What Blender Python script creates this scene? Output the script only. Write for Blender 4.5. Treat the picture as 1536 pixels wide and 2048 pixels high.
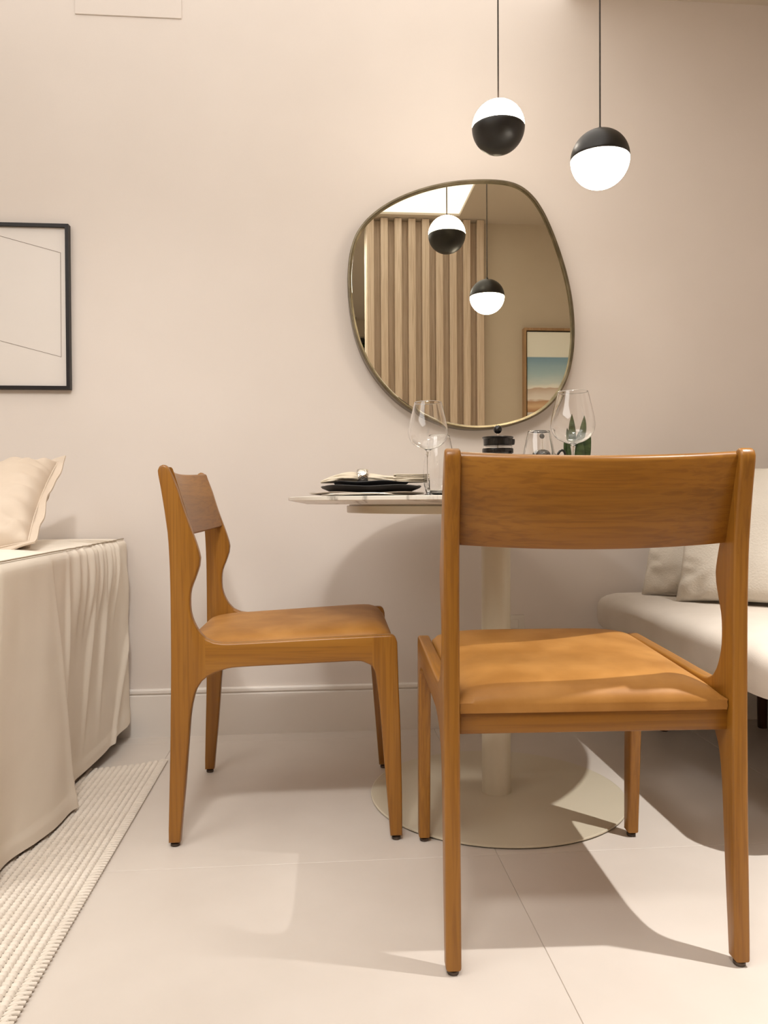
import bpy, bmesh, math, random
from mathutils import Vector, Matrix, noise

random.seed(7)
PI = math.pi
scn = bpy.context.scene
COL = scn.collection
for o in list(bpy.data.objects):
    bpy.data.objects.remove(o, do_unlink=True)

# ------------------------------------------------------------------ camera
F_PX, YAW, PITCH, ROLL, CAM_Z = 1554.4, 0.0833, 0.0140, -0.0050, 0.745
cy, sy, cp, sp = math.cos(YAW), math.sin(YAW), math.cos(PITCH), math.sin(PITCH)
fwd = Vector((sy*cp, cy*cp, -sp))
rgt = Vector((cy, -sy, 0))
upv = rgt.cross(fwd)
r2 = rgt*math.cos(ROLL) + upv*math.sin(ROLL)
u2 = upv*math.cos(ROLL) - rgt*math.sin(ROLL)
cam_d = bpy.data.cameras.new('camera')
cam = bpy.data.objects.new('camera', cam_d)
COL.objects.link(cam)
M = Matrix.Identity(4)
for i in range(3):
    M[i][0], M[i][1], M[i][2] = r2[i], u2[i], -fwd[i]
M[2][3] = CAM_Z
cam.matrix_world = M
cam_d.sensor_fit = 'VERTICAL'
cam_d.sensor_height = 36.0
cam_d.lens = F_PX/2048*36.0
cam_d.clip_start = 0.02
scn.camera = cam

# ------------------------------------------------------------------ world, exposure, light levels
world = bpy.data.worlds.new('world')
scn.world = world
world.use_nodes = True
world.node_tree.nodes['Background'].inputs[0].default_value = (1.0, 0.85, 0.7, 1)
world.node_tree.nodes['Background'].inputs[1].default_value = 0.05
scn.view_settings.view_transform = 'Standard'
scn.view_settings.look = 'None'
scn.view_settings.gamma = 1.0
scn.view_settings.use_curve_mapping = False
scn.view_settings.exposure = 0.58

WARM = (1.0, 0.985, 0.955)
PANEL_STRENGTH = 0.84      # luminous panel in the ceiling recess
FILL_STRENGTH = 2.6     # added unseen panel over the living area, ambient fill
OPAL_STRENGTH = 18.0       # pendant opal halves
SQUARE_W = 7.0         # added square fill light above the camera
SPOT_W = 170.0             # ceiling downlights, the left one added

WALL_Y = 2.520            # front wall plane
MIRROR_Y = 2.478
CEIL_Z = 2.405
X_L, X_R = -3.2, 1.75
Y_BACK = -2.17
REAR_Y = 0.344            # partition face seen in the mirror
OPEN_X0, OPEN_X1, OPEN_Y0 = -1.30, 0.827, 0.455   # ceiling recess


# ------------------------------------------------------------------ helpers
def lin(r, g, b):
    def f(c):
        c /= 255.0
        return c/12.92 if c <= 0.04045 else ((c+0.055)/1.055)**2.4
    return (f(r), f(g), f(b), 1.0)


def tag(o, label=None, cat=None, group=None, kind=None):
    if label: o['label'] = label
    if cat: o['category'] = cat
    if group: o['group'] = group
    if kind: o['kind'] = kind
    return o


def obj(name, bm, mat=None, parent=None, smooth=True, recalc=True, angle=35):
    if recalc:
        bmesh.ops.recalc_face_normals(bm, faces=bm.faces)
    me = bpy.data.meshes.new(name)
    bm.to_mesh(me)
    bm.free()
    if mat: me.materials.append(mat)
    if smooth:
        me.polygons.foreach_set('use_smooth', [True]*len(me.polygons))
        me.set_sharp_from_angle(angle=math.radians(angle))
    o = bpy.data.objects.new(name, me)
    COL.objects.link(o)
    if parent: o.parent = parent
    return o


def empty(name, loc=(0, 0, 0), rz=0.0):
    o = bpy.data.objects.new(name, None)
    o.location = loc
    o.rotation_euler = (0, 0, rz)
    o.empty_display_size = 0.05
    COL.objects.link(o)
    return o


def copy_tree(o, parent=None):
    c = o.copy()
    COL.objects.link(c)
    c.parent = parent
    for ch in list(o.children):
        copy_tree(ch, c)
    return c


def add_box(bm, x0, x1, y0, y1, z0, z1):
    v = [bm.verts.new(p) for p in ((x0, y0, z0), (x1, y0, z0), (x1, y1, z0), (x0, y1, z0),
                                   (x0, y0, z1), (x1, y0, z1), (x1, y1, z1), (x0, y1, z1))]
    for f in ((0, 3, 2, 1), (4, 5, 6, 7), (0, 1, 5, 4), (1, 2, 6, 5), (2, 3, 7, 6), (3, 0, 4, 7)):
        bm.faces.new([v[i] for i in f])
    return bm


def box(*a):
    return add_box(bmesh.new(), *a)


def bevel_all(bm, off, seg=2):
    bmesh.ops.bevel(bm, geom=list(bm.edges), offset=off, segments=seg, affect='EDGES', profile=0.5, clamp_overlap=True)
    return bm


def lathe(prof, seg=48, bm=None, center=(0, 0, 0)):
    """prof: (r, z) list; r<=0 collapses to the axis; closed only if first==last"""
    bm = bm or bmesh.new()
    cx, cy_, cz = center
    rings = []
    for r, z in prof:
        if r <= 1e-6:
            rings.append([bm.verts.new((cx, cy_, cz+z))])
        else:
            rings.append([bm.verts.new((cx+r*math.cos(2*PI*k/seg), cy_+r*math.sin(2*PI*k/seg), cz+z)) for k in range(seg)])
    for a, b in zip(rings, rings[1:]):
        for k in range(seg):
            k2 = (k+1) % seg
            if len(a) == 1 and len(b) == 1:
                continue
            if len(a) == 1:
                bm.faces.new((a[0], b[k], b[k2]))
            elif len(b) == 1:
                bm.faces.new((a[k], a[k2], b[0]))
            else:
                bm.faces.new((a[k], a[k2], b[k2], b[k]))
    return bm


def loft(rings, caps=True, closed=True, bm=None):
    bm = bm or bmesh.new()
    R = [[bm.verts.new(p) for p in ring] for ring in rings]
    n = len(R[0])
    for a, b in zip(R, R[1:]):
        for k in range(n if closed else n-1):
            k2 = (k+1) % n
            bm.faces.new((a[k], a[k2], b[k2], b[k]))
    if caps:
        bm.faces.new(R[0][::-1])
        bm.faces.new(R[-1])
    return bm


def tube(path, r, seg=10, bm=None, caps=True, radii=None):
    path = [Vector(p) for p in path]
    rings = []
    nrm = None
    for i, p in enumerate(path):
        t = (path[min(i+1, len(path)-1)] - path[max(i-1, 0)]).normalized()
        if nrm is None:
            nrm = t.orthogonal().normalized()
        else:
            nrm = (nrm - t*nrm.dot(t)).normalized()
        b = t.cross(nrm)
        rr = radii[i] if radii else r
        rings.append([p + nrm*(rr*math.cos(2*PI*k/seg)) + b*(rr*math.sin(2*PI*k/seg)) for k in range(seg)])
    return loft(rings, caps, True, bm)


def catmull(pts, step, closed=False):
    out = []
    n = len(pts)
    rng = range(n if closed else n-1)
    for i in rng:
        if closed:
            p0, p1, p2, p3 = pts[(i-1) % n], pts[i], pts[(i+1) % n], pts[(i+2) % n]
        else:
            p0, p1, p2, p3 = pts[max(i-1, 0)], pts[i], pts[i+1], pts[min(i+2, n-1)]
        d = math.dist(p1, p2)
        k = max(1, int(round(d/step)))
        for j in range(k):
            t = j/k
            out.append(tuple(0.5*((2*b) + (-a+c)*t + (2*a-5*b+4*c-d_)*t*t + (-a+3*b-3*c+d_)*t**3)
                             for a, b, c, d_ in zip(p0, p1, p2, p3)))
    if not closed:
        out.append(tuple(pts[-1]))
    return out


def rrect(x0, x1, y0, y1, r, n=8, inset=0.0):
    """rounded rectangle outline"""
    x0 += inset; x1 -= inset; y0 += inset; y1 -= inset
    r = max(r-inset*0.6, 0.004)
    pts = []
    for cx, cy_, a0 in ((x1-r, y1-r, 0), (x0+r, y1-r, PI/2), (x0+r, y0+r, PI), (x1-r, y0+r, 1.5*PI)):
        for k in range(n+1):
            a = a0 + PI/2*k/n
            pts.append((cx+r*math.cos(a), cy_+r*math.sin(a)))
    return pts


# ------------------------------------------------------------------ materials
def mat_base(name, color, rough=0.5, metal=0.0, spec=0.5):
    m = bpy.data.materials.new(name)
    m.use_nodes = True
    nt = m.node_tree
    b = nt.nodes['Principled BSDF']
    b.inputs['Base Color'].default_value = color
    b.inputs['Roughness'].default_value = rough
    b.inputs['Metallic'].default_value = metal
    b.inputs['Specular IOR Level'].default_value = spec
    return m, nt, b


def node(nt, t, **kw):
    n = nt.nodes.new(t)
    for k, v in kw.items():
        setattr(n, k, v)
    return n


def mat_noise(name, c1, c2, rough=0.6, scale=(4, 4, 4), detail=4, bump=0.0, bscale=200.0, spec=0.4, metal=0.0,
              lo=0.35, hi=0.65, bdist=0.002, coord='Object'):
    m, nt, b = mat_base(name, c1, rough, metal, spec)
    tc = node(nt, 'ShaderNodeTexCoord')
    mp = node(nt, 'ShaderNodeMapping')
    mp.inputs['Scale'].default_value = scale
    nz = node(nt, 'ShaderNodeTexNoise')
    nz.inputs['Scale'].default_value = 1.0
    nz.inputs['Detail'].default_value = detail
    rp = node(nt, 'ShaderNodeValToRGB')
    rp.color_ramp.elements[0].position = lo
    rp.color_ramp.elements[1].position = hi
    rp.color_ramp.elements[0].color = c1
    rp.color_ramp.elements[1].color = c2
    nt.links.new(tc.outputs[coord], mp.inputs[0])
    nt.links.new(mp.outputs[0], nz.inputs['Vector'])
    nt.links.new(nz.outputs['Fac'], rp.inputs[0])
    nt.links.new(rp.outputs[0], b.inputs['Base Color'])
    if bump > 0:
        n2 = node(nt, 'ShaderNodeTexNoise')
        n2.inputs['Scale'].default_value = bscale
        n2.inputs['Detail'].default_value = 3
        nt.links.new(tc.outputs[coord], n2.inputs['Vector'])
        bp = node(nt, 'ShaderNodeBump')
        bp.inputs['Strength'].default_value = bump
        bp.inputs['Distance'].default_value = bdist
        nt.links.new(n2.outputs['Fac'], bp.inputs['Height'])
        nt.links.new(bp.outputs[0], b.inputs['Normal'])
    return m


def mat_wood(name, axis, dark, mid, light, rough=0.36, coarse=14.0, fine=170.0, bands=0.0):
    m, nt, b = mat_base(name, mid, rough, 0, 0.5)
    tc = node(nt, 'ShaderNodeTexCoord')

    def nz(sc_along, sc_across, detail):
        mp = node(nt, 'ShaderNodeMapping')
        s = [sc_across]*3
        s['xyz'.index(axis)] = sc_along
        mp.inputs['Scale'].default_value = s
        oi = node(nt, 'ShaderNodeObjectInfo')
        ad = node(nt, 'ShaderNodeVectorMath', operation='ADD')
        nt.links.new(tc.outputs['Object'], mp.inputs[0])
        nt.links.new(mp.outputs[0], ad.inputs[0])
        mu = node(nt, 'ShaderNodeMath', operation='MULTIPLY')
        mu.inputs[1].default_value = 17.0
        nt.links.new(oi.outputs['Random'], mu.inputs[0])
        nt.links.new(mu.outputs[0], ad.inputs[1])
        n = node(nt, 'ShaderNodeTexNoise')
        n.inputs['Scale'].default_value = 1.0
        n.inputs['Detail'].default_value = detail
        n.inputs['Distortion'].default_value = 0.6
        nt.links.new(ad.outputs[0], n.inputs['Vector'])
        return n
    n1 = nz(0.9, coarse, 3)
    n2 = nz(4.5, fine, 3)
    rp = node(nt, 'ShaderNodeValToRGB')
    e = rp.color_ramp.elements
    e[0].position, e[0].color = 0.30, dark
    e[1].position, e[1].color = 0.72, light
    el = e.new(0.5); el.color = mid
    nt.links.new(n1.outputs['Fac'], rp.inputs[0])
    rp2 = node(nt, 'ShaderNodeValToRGB')
    rp2.color_ramp.elements[0].position = 0.38
    rp2.color_ramp.elements[0].color = (0.72, 0.68, 0.62, 1)
    rp2.color_ramp.elements[1].position = 0.55
    rp2.color_ramp.elements[1].color = (1, 1, 1, 1)
    nt.links.new(n2.outputs['Fac'], rp2.inputs[0])
    mx = node(nt, 'ShaderNodeMix', data_type='RGBA', blend_type='MULTIPLY')
    mx.inputs[0].default_value = 0.7
    nt.links.new(rp.outputs[0], mx.inputs[6])
    nt.links.new(rp2.outputs[0], mx.inputs[7])
    out = mx.outputs[2]
    if bands > 0:      # glued boards of slightly different tone
        sx = node(nt, 'ShaderNodeSeparateXYZ')
        nt.links.new(tc.outputs['Object'], sx.inputs[0])
        ma = node(nt, 'ShaderNodeMath', operation='MULTIPLY_ADD')
        ma.inputs[1].default_value = 1/bands
        ma.inputs[2].default_value = 0.35
        nt.links.new(sx.outputs['Z'], ma.inputs[0])
        fl = node(nt, 'ShaderNodeMath', operation='FLOOR')
        nt.links.new(ma.outputs[0], fl.inputs[0])
        wn = node(nt, 'ShaderNodeTexWhiteNoise', noise_dimensions='1D')
        nt.links.new(fl.outputs[0], wn.inputs['W'])
        mr = node(nt, 'ShaderNodeMapRange')
        mr.inputs['To Min'].default_value = 0.84
        mr.inputs['To Max'].default_value = 1.06
        nt.links.new(wn.outputs['Value'], mr.inputs['Value'])
        vm = node(nt, 'ShaderNodeVectorMath', operation='SCALE')
        nt.links.new(out, vm.inputs[0])
        nt.links.new(mr.outputs[0], vm.inputs['Scale'])
        out = vm.outputs[0]
    nt.links.new(out, b.inputs['Base Color'])
    bp = node(nt, 'ShaderNodeBump')
    bp.inputs['Strength'].default_value = 0.10
    bp.inputs['Distance'].default_value = 0.001
    nt.links.new(n2.outputs['Fac'], bp.inputs['Height'])
    nt.links.new(bp.outputs[0], b.inputs['Normal'])
    return m


def mat_emit(name, color, strength, base=(0.9, 0.88, 0.85, 1)):
    m, nt, b = mat_base(name, base, 0.4)
    b.inputs['Emission Color'].default_value = (*color, 1)
    b.inputs['Emission Strength'].default_value = strength
    return m


def mat_glass(name, tint=(1, 1, 1, 1)):
    m, nt, b = mat_base(name, tint, 0.0)
    b.inputs['Transmission Weight'].default_value = 1.0
    b.inputs['IOR'].default_value = 1.47
    return m


WALL_C1, WALL_C2 = (0.735, 0.660, 0.602, 1), (0.755, 0.680, 0.622, 1)
m_wall = mat_noise('wall_paint', WALL_C1, WALL_C2, 0.75, (3, 3, 3), 3, 0.06, 260, 0.25)
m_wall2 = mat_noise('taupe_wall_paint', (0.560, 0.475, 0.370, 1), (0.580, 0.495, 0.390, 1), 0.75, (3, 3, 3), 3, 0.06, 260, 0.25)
m_trim = mat_noise('skirting_paint', (0.81, 0.75, 0.69, 1), (0.83, 0.77, 0.71, 1), 0.45, (3, 3, 3), 3, 0, 1, 0.4)
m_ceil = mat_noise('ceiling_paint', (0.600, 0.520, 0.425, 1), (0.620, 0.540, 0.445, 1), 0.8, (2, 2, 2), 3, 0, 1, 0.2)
m_tile = mat_noise('porcelain_tile', (0.640, 0.570, 0.505, 1), (0.675, 0.605, 0.540, 1), 0.42, (5, 5, 5), 6, 0.05, 60, 0.4)
m_grout = mat_noise('grout', (0.50, 0.43, 0.36, 1), (0.55, 0.48, 0.41, 1), 0.9, (40, 40, 40), 3)
WD, WM, WL = (0.255, 0.098, 0.008, 1), (0.300, 0.122, 0.012, 1), (0.355, 0.155, 0.022, 1)
m_wood_z = mat_wood('chair_wood_upright', 'z', WD, WM, WL)
m_wood_y = mat_wood('chair_wood_rail', 'y', WD, WM, WL)
m_wood_x = mat_wood('chair_wood_board', 'x', WD, WM, WL, bands=0.052)
m_leather = mat_noise('tan_leather', (0.350, 0.152, 0.030, 1), (0.450, 0.212, 0.052, 1), 0.52, (11, 11, 11), 5, 0.12, 420, 0.28, bdist=0.001)
m_glide = mat_noise('dark_metal_glide', (0.06, 0.045, 0.035, 1), (0.12, 0.09, 0.07, 1), 0.4, (60, 60, 60), 3, metal=0.6)
m_slat = mat_wood('oak_slat', 'z', (0.62, 0.48, 0.36, 1), (0.68, 0.54, 0.415, 1), (0.74, 0.60, 0.475, 1), 0.5, 30, 260)
m_marble, _nt, _b = mat_base('white_marble', (0.75, 0.7, 0.62, 1), 0.22, 0, 0.5)
tc = node(_nt, 'ShaderNodeTexCoord')
nz1 = node(_nt, 'ShaderNodeTexNoise'); nz1.inputs['Scale'].default_value = 3.0; nz1.inputs['Detail'].default_value = 8; nz1.inputs['Distortion'].default_value = 1.8
_nt.links.new(tc.outputs['Object'], nz1.inputs['Vector'])
rp = node(_nt, 'ShaderNodeValToRGB')
e = rp.color_ramp.elements
e[0].position, e[0].color = 0.465, (0.74, 0.69, 0.61, 1)
e[1].position, e[1].color = 0.535, (0.74, 0.69, 0.61, 1)
k_ = e.new(0.5); k_.color = (0.40, 0.36, 0.31, 1)
_nt.links.new(nz1.outputs['Fac'], rp.inputs[0]); _nt.links.new(rp.outputs[0], _b.inputs['Base Color'])
m_cream = mat_noise('cream_lacquer', (0.60, 0.53, 0.40, 1), (0.63, 0.56, 0.43, 1), 0.28, (3, 3, 3), 2, 0, 1, 0.5)
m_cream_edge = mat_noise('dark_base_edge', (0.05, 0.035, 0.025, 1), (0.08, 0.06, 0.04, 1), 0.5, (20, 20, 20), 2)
m_slip = mat_noise('beige_slipcover_cotton', (0.800, 0.720, 0.615, 1), (0.835, 0.755, 0.650, 1), 0.9, (6, 6, 6), 4, 0.22, 700, 0.15, bdist=0.001)
m_seam = mat_noise('seam_thread', (0.36, 0.29, 0.21, 1), (0.40, 0.33, 0.24, 1), 0.9, (90, 90, 90), 3)
m_cush = mat_noise('beige_cushion_cotton', (0.610, 0.500, 0.395, 1), (0.645, 0.535, 0.430, 1), 0.92, (8, 8, 8), 4, 0.2, 700, 0.12, bdist=0.001)
m_sofa = mat_noise('cream_sofa_weave', (0.650, 0.580, 0.505, 1), (0.685, 0.615, 0.540, 1), 0.92, (10, 10, 10), 4, 0.28, 520, 0.12, bdist=0.0015)
m_boucle = mat_noise('cream_crepe_fabric', (0.650, 0.590, 0.510, 1), (0.690, 0.630, 0.550, 1), 0.95, (10, 10, 10), 4, 0.55, 190, 0.1, bdist=0.003)
m_rug = mat_noise('cream_wool_cord', (0.740, 0.660, 0.570, 1), (0.800, 0.720, 0.630, 1), 0.95, (60, 60, 60), 4, 0.4, 900, 0.1)
m_rug_shade = mat_noise('rug_shade_sheet', (0.07, 0.05, 0.034, 1), (0.10, 0.072, 0.048, 1), 1.0, (50, 50, 50), 3)  # sheet under the cords, coloured dark as shade in the holes
m_blackframe = mat_noise('black_frame_lacquer', (0.008, 0.005, 0.005, 1), (0.012, 0.008, 0.008, 1), 0.4, (20, 20, 20), 2, 0, 1, 0.3)
m_paper = mat_noise('off_white_print_paper', (0.71, 0.65, 0.60, 1), (0.73, 0.67, 0.62, 1), 0.35, (3, 3, 3), 3, 0, 1, 0.45)
m_line = mat_noise('thin_grey_ink', (0.22, 0.17, 0.14, 1), (0.26, 0.2, 0.17, 1), 0.8, (20, 20, 20), 2)
m_mirror, _nt, _b = mat_base('mirror_silver', (0.82, 0.79, 0.67, 1), 0.0, 1.0)
m_mframe = mat_noise('brushed_bronze_frame', (0.17, 0.14, 0.09, 1), (0.24, 0.20, 0.135, 1), 0.3, (30, 30, 30), 3, metal=0.9)
m_black = mat_noise('satin_black_metal', (0.007, 0.005, 0.0035, 1), (0.010, 0.008, 0.005, 1), 0.40, (30, 30, 30), 2, 0, 1, 0.5)
m_cord = mat_noise('dark_cord', (0.03, 0.02, 0.015, 1), (0.05, 0.035, 0.025, 1), 0.6, (200, 200, 200), 2)
m_opal = mat_emit('opal_glass_lit', (1.0, 0.90, 0.76), OPAL_STRENGTH)
m_panel = mat_emit('luminous_ceiling_panel', WARM, PANEL_STRENGTH)
m_panel_fill = mat_emit('added_fill_panel', WARM, FILL_STRENGTH)
m_lamp = mat_emit('downlight_lens', WARM, 8.0)
m_glass = mat_glass('clear_glass')
m_steel = mat_noise('polished_steel', (0.72, 0.68, 0.62, 1), (0.80, 0.76, 0.70, 1), 0.15, (20, 20, 20), 2, metal=1.0)
m_hammer = mat_noise('hammered_silver', (0.50, 0.46, 0.40, 1), (0.62, 0.58, 0.52, 1), 0.16, (20, 20, 20), 2, 1.0, 110, 0.5, 1.0, bdist=0.004)
m_plate = mat_noise('black_stoneware', (0.012, 0.011, 0.012, 1), (0.02, 0.018, 0.019, 1), 0.45, (30, 30, 30), 3, 0.1, 90, 0.5)
m_charger = mat_noise('taupe_charger', (0.34, 0.27, 0.21, 1), (0.40, 0.33, 0.26, 1), 0.3, (10, 10, 10), 3)
m_linen = mat_noise('linen_napkin', (0.66, 0.57, 0.44, 1), (0.72, 0.63, 0.50, 1), 0.9, (20, 20, 20), 3, 0.3, 600, 0.1, bdist=0.001)
m_plastic = mat_noise('black_plastic', (0.005, 0.004, 0.0035, 1), (0.008, 0.006, 0.005, 1), 0.22, (20, 20, 20), 2, 0, 1, 0.5)
m_pot = mat_noise('white_ceramic', (0.72, 0.67, 0.58, 1), (0.75, 0.7, 0.61, 1), 0.3, (10, 10, 10), 2)
m_soil = mat_noise('potting_soil', (0.03, 0.02, 0.012, 1), (0.06, 0.04, 0.025, 1), 1.0, (80, 80, 80), 4)
m_leaf = mat_noise('dark_green_leaf', (0.020, 0.040, 0.010, 1), (0.060, 0.095, 0.028, 1), 0.4, (30, 30, 90), 4, 0, 1, 0.5)
m_vine = mat_noise('trailing_leaf', (0.06, 0.085, 0.02, 1), (0.16, 0.19, 0.06, 1), 0.5, (40, 40, 40), 4)
m_switch = mat_noise('white_plastic', (0.72, 0.66, 0.58, 1), (0.74, 0.68, 0.60, 1), 0.35, (10, 10, 10), 2)
m_darkwood = mat_wood('dark_walnut_leg', 'z', (0.03, 0.010, 0.005, 1), (0.05, 0.017, 0.008, 1), (0.075, 0.026, 0.012, 1), 0.35)
m_oakframe = mat_wood('oak_picture_frame', 'z', (0.33, 0.19, 0.09, 1), (0.40, 0.24, 0.12, 1), (0.48, 0.30, 0.16, 1), 0.45)
m_winglass, _nt, _b = mat_base('dark_window_glass', (0.02, 0.02, 0.012, 1), 0.05)


# seascape print: bands by local height (Generated z)
m_sea, _nt, _b = mat_base('seascape_print', (0.5, 0.5, 0.5, 1), 0.6, 0, 0.2)
tc = node(_nt, 'ShaderNodeTexCoord')
sx = node(_nt, 'ShaderNodeSeparateXYZ')
_nt.links.new(tc.outputs['Generated'], sx.inputs[0])
mp = node(_nt, 'ShaderNodeMapping'); mp.inputs['Scale'].default_value = (5, 1, 26)
_nt.links.new(tc.outputs['Generated'], mp.inputs[0])
nz1 = node(_nt, 'ShaderNodeTexNoise'); nz1.inputs['Scale'].default_value = 1.5; nz1.inputs['Detail'].default_value = 6
_nt.links.new(mp.outputs[0], nz1.inputs['Vector'])
ma = node(_nt, 'ShaderNodeMath', operation='MULTIPLY_ADD'); ma.inputs[1].default_value = 0.035; ma.inputs[2].default_value = -0.0175
_nt.links.new(nz1.outputs['Fac'], ma.inputs[0])
# the waterline and the sand bands climb gently towards one side
sl = node(_nt, 'ShaderNodeMath', operation='MULTIPLY_ADD'); sl.inputs[1].default_value = -0.03
_nt.links.new(sx.outputs['X'], sl.inputs[0]); _nt.links.new(sx.outputs['Z'], sl.inputs[2])
lt = node(_nt, 'ShaderNodeMath', operation='LESS_THAN'); lt.inputs[1].default_value = 0.72
_nt.links.new(sx.outputs['Z'], lt.inputs[0])
mxz = node(_nt, 'ShaderNodeMix', data_type='FLOAT')
_nt.links.new(lt.outputs[0], mxz.inputs[0]); _nt.links.new(sx.outputs['Z'], mxz.inputs[2])
ad = node(_nt, 'ShaderNodeMath', operation='ADD')
_nt.links.new(sl.outputs[0], ad.inputs[0]); _nt.links.new(ma.outputs[0], ad.inputs[1])
_nt.links.new(ad.outputs[0], mxz.inputs[3])
rp = node(_nt, 'ShaderNodeValToRGB')
stops = [(0.0, (226, 222, 212)), (0.26, (232, 228, 220)), (0.315, (220, 216, 210)), (0.325, (186, 140, 104)), (0.37, (226, 192, 156)), (0.41, (196, 156, 122)),
         (0.425, (240, 232, 224)), (0.47, (230, 218, 208)), (0.515, (206, 182, 164)), (0.525, (246, 244, 236)), (0.56, (212, 224, 222)),
         (0.64, (176, 202, 210)), (0.785, (134, 168, 190)), (0.79, (240, 240, 230)), (1.0, (242, 240, 230))]
e = rp.color_ramp.elements
e[0].position, e[0].color = stops[0][0], lin(*stops[0][1])
e[1].position, e[1].color = stops[-1][0], lin(*stops[-1][1])
for p, c in stops[1:-1]:
    k_ = e.new(p); k_.color = lin(*c)
_nt.links.new(mxz.outputs[0], rp.inputs[0]); _nt.links.new(rp.outputs[0], _b.inputs['Base Color'])

# ------------------------------------------------------------------ structure
floor = tag(obj('floor', box(X_L, X_R, Y_BACK, WALL_Y, -0.12, -0.0016), m_grout, smooth=False), kind='structure')
xs = [X_L, -2.91, -2.09, -1.27, -0.45, 0.37, 1.19, X_R]
ys = [Y_BACK, -1.76, -0.92, -0.08, 0.76, 1.60, 2.44, WALL_Y]
tile_cache = {}
for i in range(len(xs)-1):
    for j in range(len(ys)-1):
        w, d = xs[i+1]-xs[i], ys[j+1]-ys[j]
        key = (round(w, 3), round(d, 3))
        if key not in tile_cache:
            bm = box(-w/2+0.0006, w/2-0.0006, -d/2+0.0006, d/2-0.0006, -0.012, 0.0)
            bmesh.ops.bevel(bm, geom=[e_ for e_ in bm.edges if all(v.co.z > -1e-4 for v in e_.verts)], offset=0.0006, segments=1, affect='EDGES')
            t = obj('tile', bm, m_tile, floor, smooth=False)
            tile_cache[key] = t
        else:
            t = tile_cache[key].copy()
            COL.objects.link(t)
        t.location = ((xs[i]+xs[i+1])/2, (ys[j]+ys[j+1])/2, 0)

tag(obj('wall_front', box(X_L, X_R, WALL_Y, WALL_Y+0.15, 0, 2.72), m_wall, smooth=False), kind='structure')
tag(obj('wall_left', box(X_L-0.12, X_L, Y_BACK, WALL_Y, 0, 2.72), m_wall2, smooth=False), kind='structure')
tag(obj('wall_right', box(X_R, X_R+0.12, Y_BACK, WALL_Y, 0, 2.72), m_wall, smooth=False), kind='structure')
bm = bmesh.new()
for a in ((X_L, -0.5, 0, CEIL_Z), (1.2, X_R, 0, CEIL_Z), (-0.5, 1.2, 2.25, CEIL_Z)):
    add_box(bm, a[0], a[1], Y_BACK-0.15, Y_BACK, a[2], a[3])
tag(obj('wall_back', bm, m_wall2, smooth=False), kind='structure')
wall_rear = tag(obj('wall_rear', box(0.285, X_R, 0.20, REAR_Y, 0, CEIL_Z), m_wall2, smooth=False), kind='structure')
obj('slat_backing', box(0.287, 0.981, REAR_Y, REAR_Y+0.006, 0.0, CEIL_Z-0.004), m_slat, wall_rear, smooth=False)
slat = None
for k in range(9):
    if slat is None:
        bm = box(-0.021, 0.021, 0, 0.058, 0.0, CEIL_Z-0.004)
        bmesh.ops.bevel(bm, geom=[e_ for e_ in bm.edges if abs(e_.verts[0].co.z-e_.verts[1].co.z) > 1], offset=0.0015, segments=1, affect='EDGES')
        slat = s_ = obj('slat', bm, m_slat, wall_rear, smooth=False)
    else:
        s_ = slat.copy(); COL.objects.link(s_)
    s_.location = (0.308+0.0815*k, REAR_Y+0.0055, 0)

# ceiling with a deep lit recess above the table
bm = bmesh.new()
T0, T1 = CEIL_Z, 2.70
add_box(bm, OPEN_X1, X_R, OPEN_Y0, WALL_Y, T0, T1)
add_box(bm, X_L, OPEN_X0, OPEN_Y0, WALL_Y, T0, T1)
add_box(bm, X_L, X_R, Y_BACK-0.15, OPEN_Y0, T0, T1)
add_box(bm, OPEN_X0, OPEN_X1, OPEN_Y0, WALL_Y, 2.456, T1)
tag(obj('ceiling', bm, m_ceil, smooth=False), kind='structure')
panel = tag(obj('ceiling_light_panel', bevel_all(box(OPEN_X0+0.003, OPEN_X1-0.003, OPEN_Y0+0.003, WALL_Y-0.003, 2.416, 2.456), 0.002, 1), m_panel, smooth=False),
            'large glowing white light panel in the ceiling recess, seen in the mirror', 'ceiling light')


living = tag(obj('ceiling_light_panel', bevel_all(box(-2.7, -1.1, -1.5, 0.9, CEIL_Z-0.02, CEIL_Z), 0.002, 1), m_panel_fill, smooth=False),
             'added unseen glowing panel for soft fill light, behind and left of the camera', 'ceiling light')  # no known lamp here; glow panel added to raise the ambient light


def skirting_profile(run, name):
    """skirting along x on the front wall: board, groove and rounded cap"""
    x0, x1 = run
    y = WALL_Y
    pr = [(y, 0.0), (y-0.0125, 0.0), (y-0.0125, 0.1300), (y-0.0095, 0.1325), (y-0.0070, 0.1330), (y-0.0070, 0.1365), (y-0.0120, 0.1380),
          (y-0.0125, 0.1400), (y-0.0125, 0.1470), (y-0.0110, 0.1500), (y-0.0085, 0.1512), (y, 0.1512)]
    rings = [[(x, p[0], p[1]) for p in pr] for x in (x0, x1)]
    return tag(obj(name, loft(rings), m_trim, smooth=False), kind='structure')


skirting_profile((X_L, X_R), 'baseboard_front')
tag(obj('baseboard_rear', box(1.0, X_R, REAR_Y, REAR_Y+0.012, 0, 0.14), m_trim, smooth=False), kind='structure')
tag(obj('baseboard_right', box(X_R-0.012, X_R, REAR_Y+0.012, WALL_Y-0.0125, 0, 0.14), m_trim, smooth=False), kind='structure')
tag(obj('baseboard_left', box(X_L, X_L+0.012, Y_BACK, WALL_Y-0.0125, 0, 0.14), m_trim, smooth=False), kind='structure')

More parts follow.
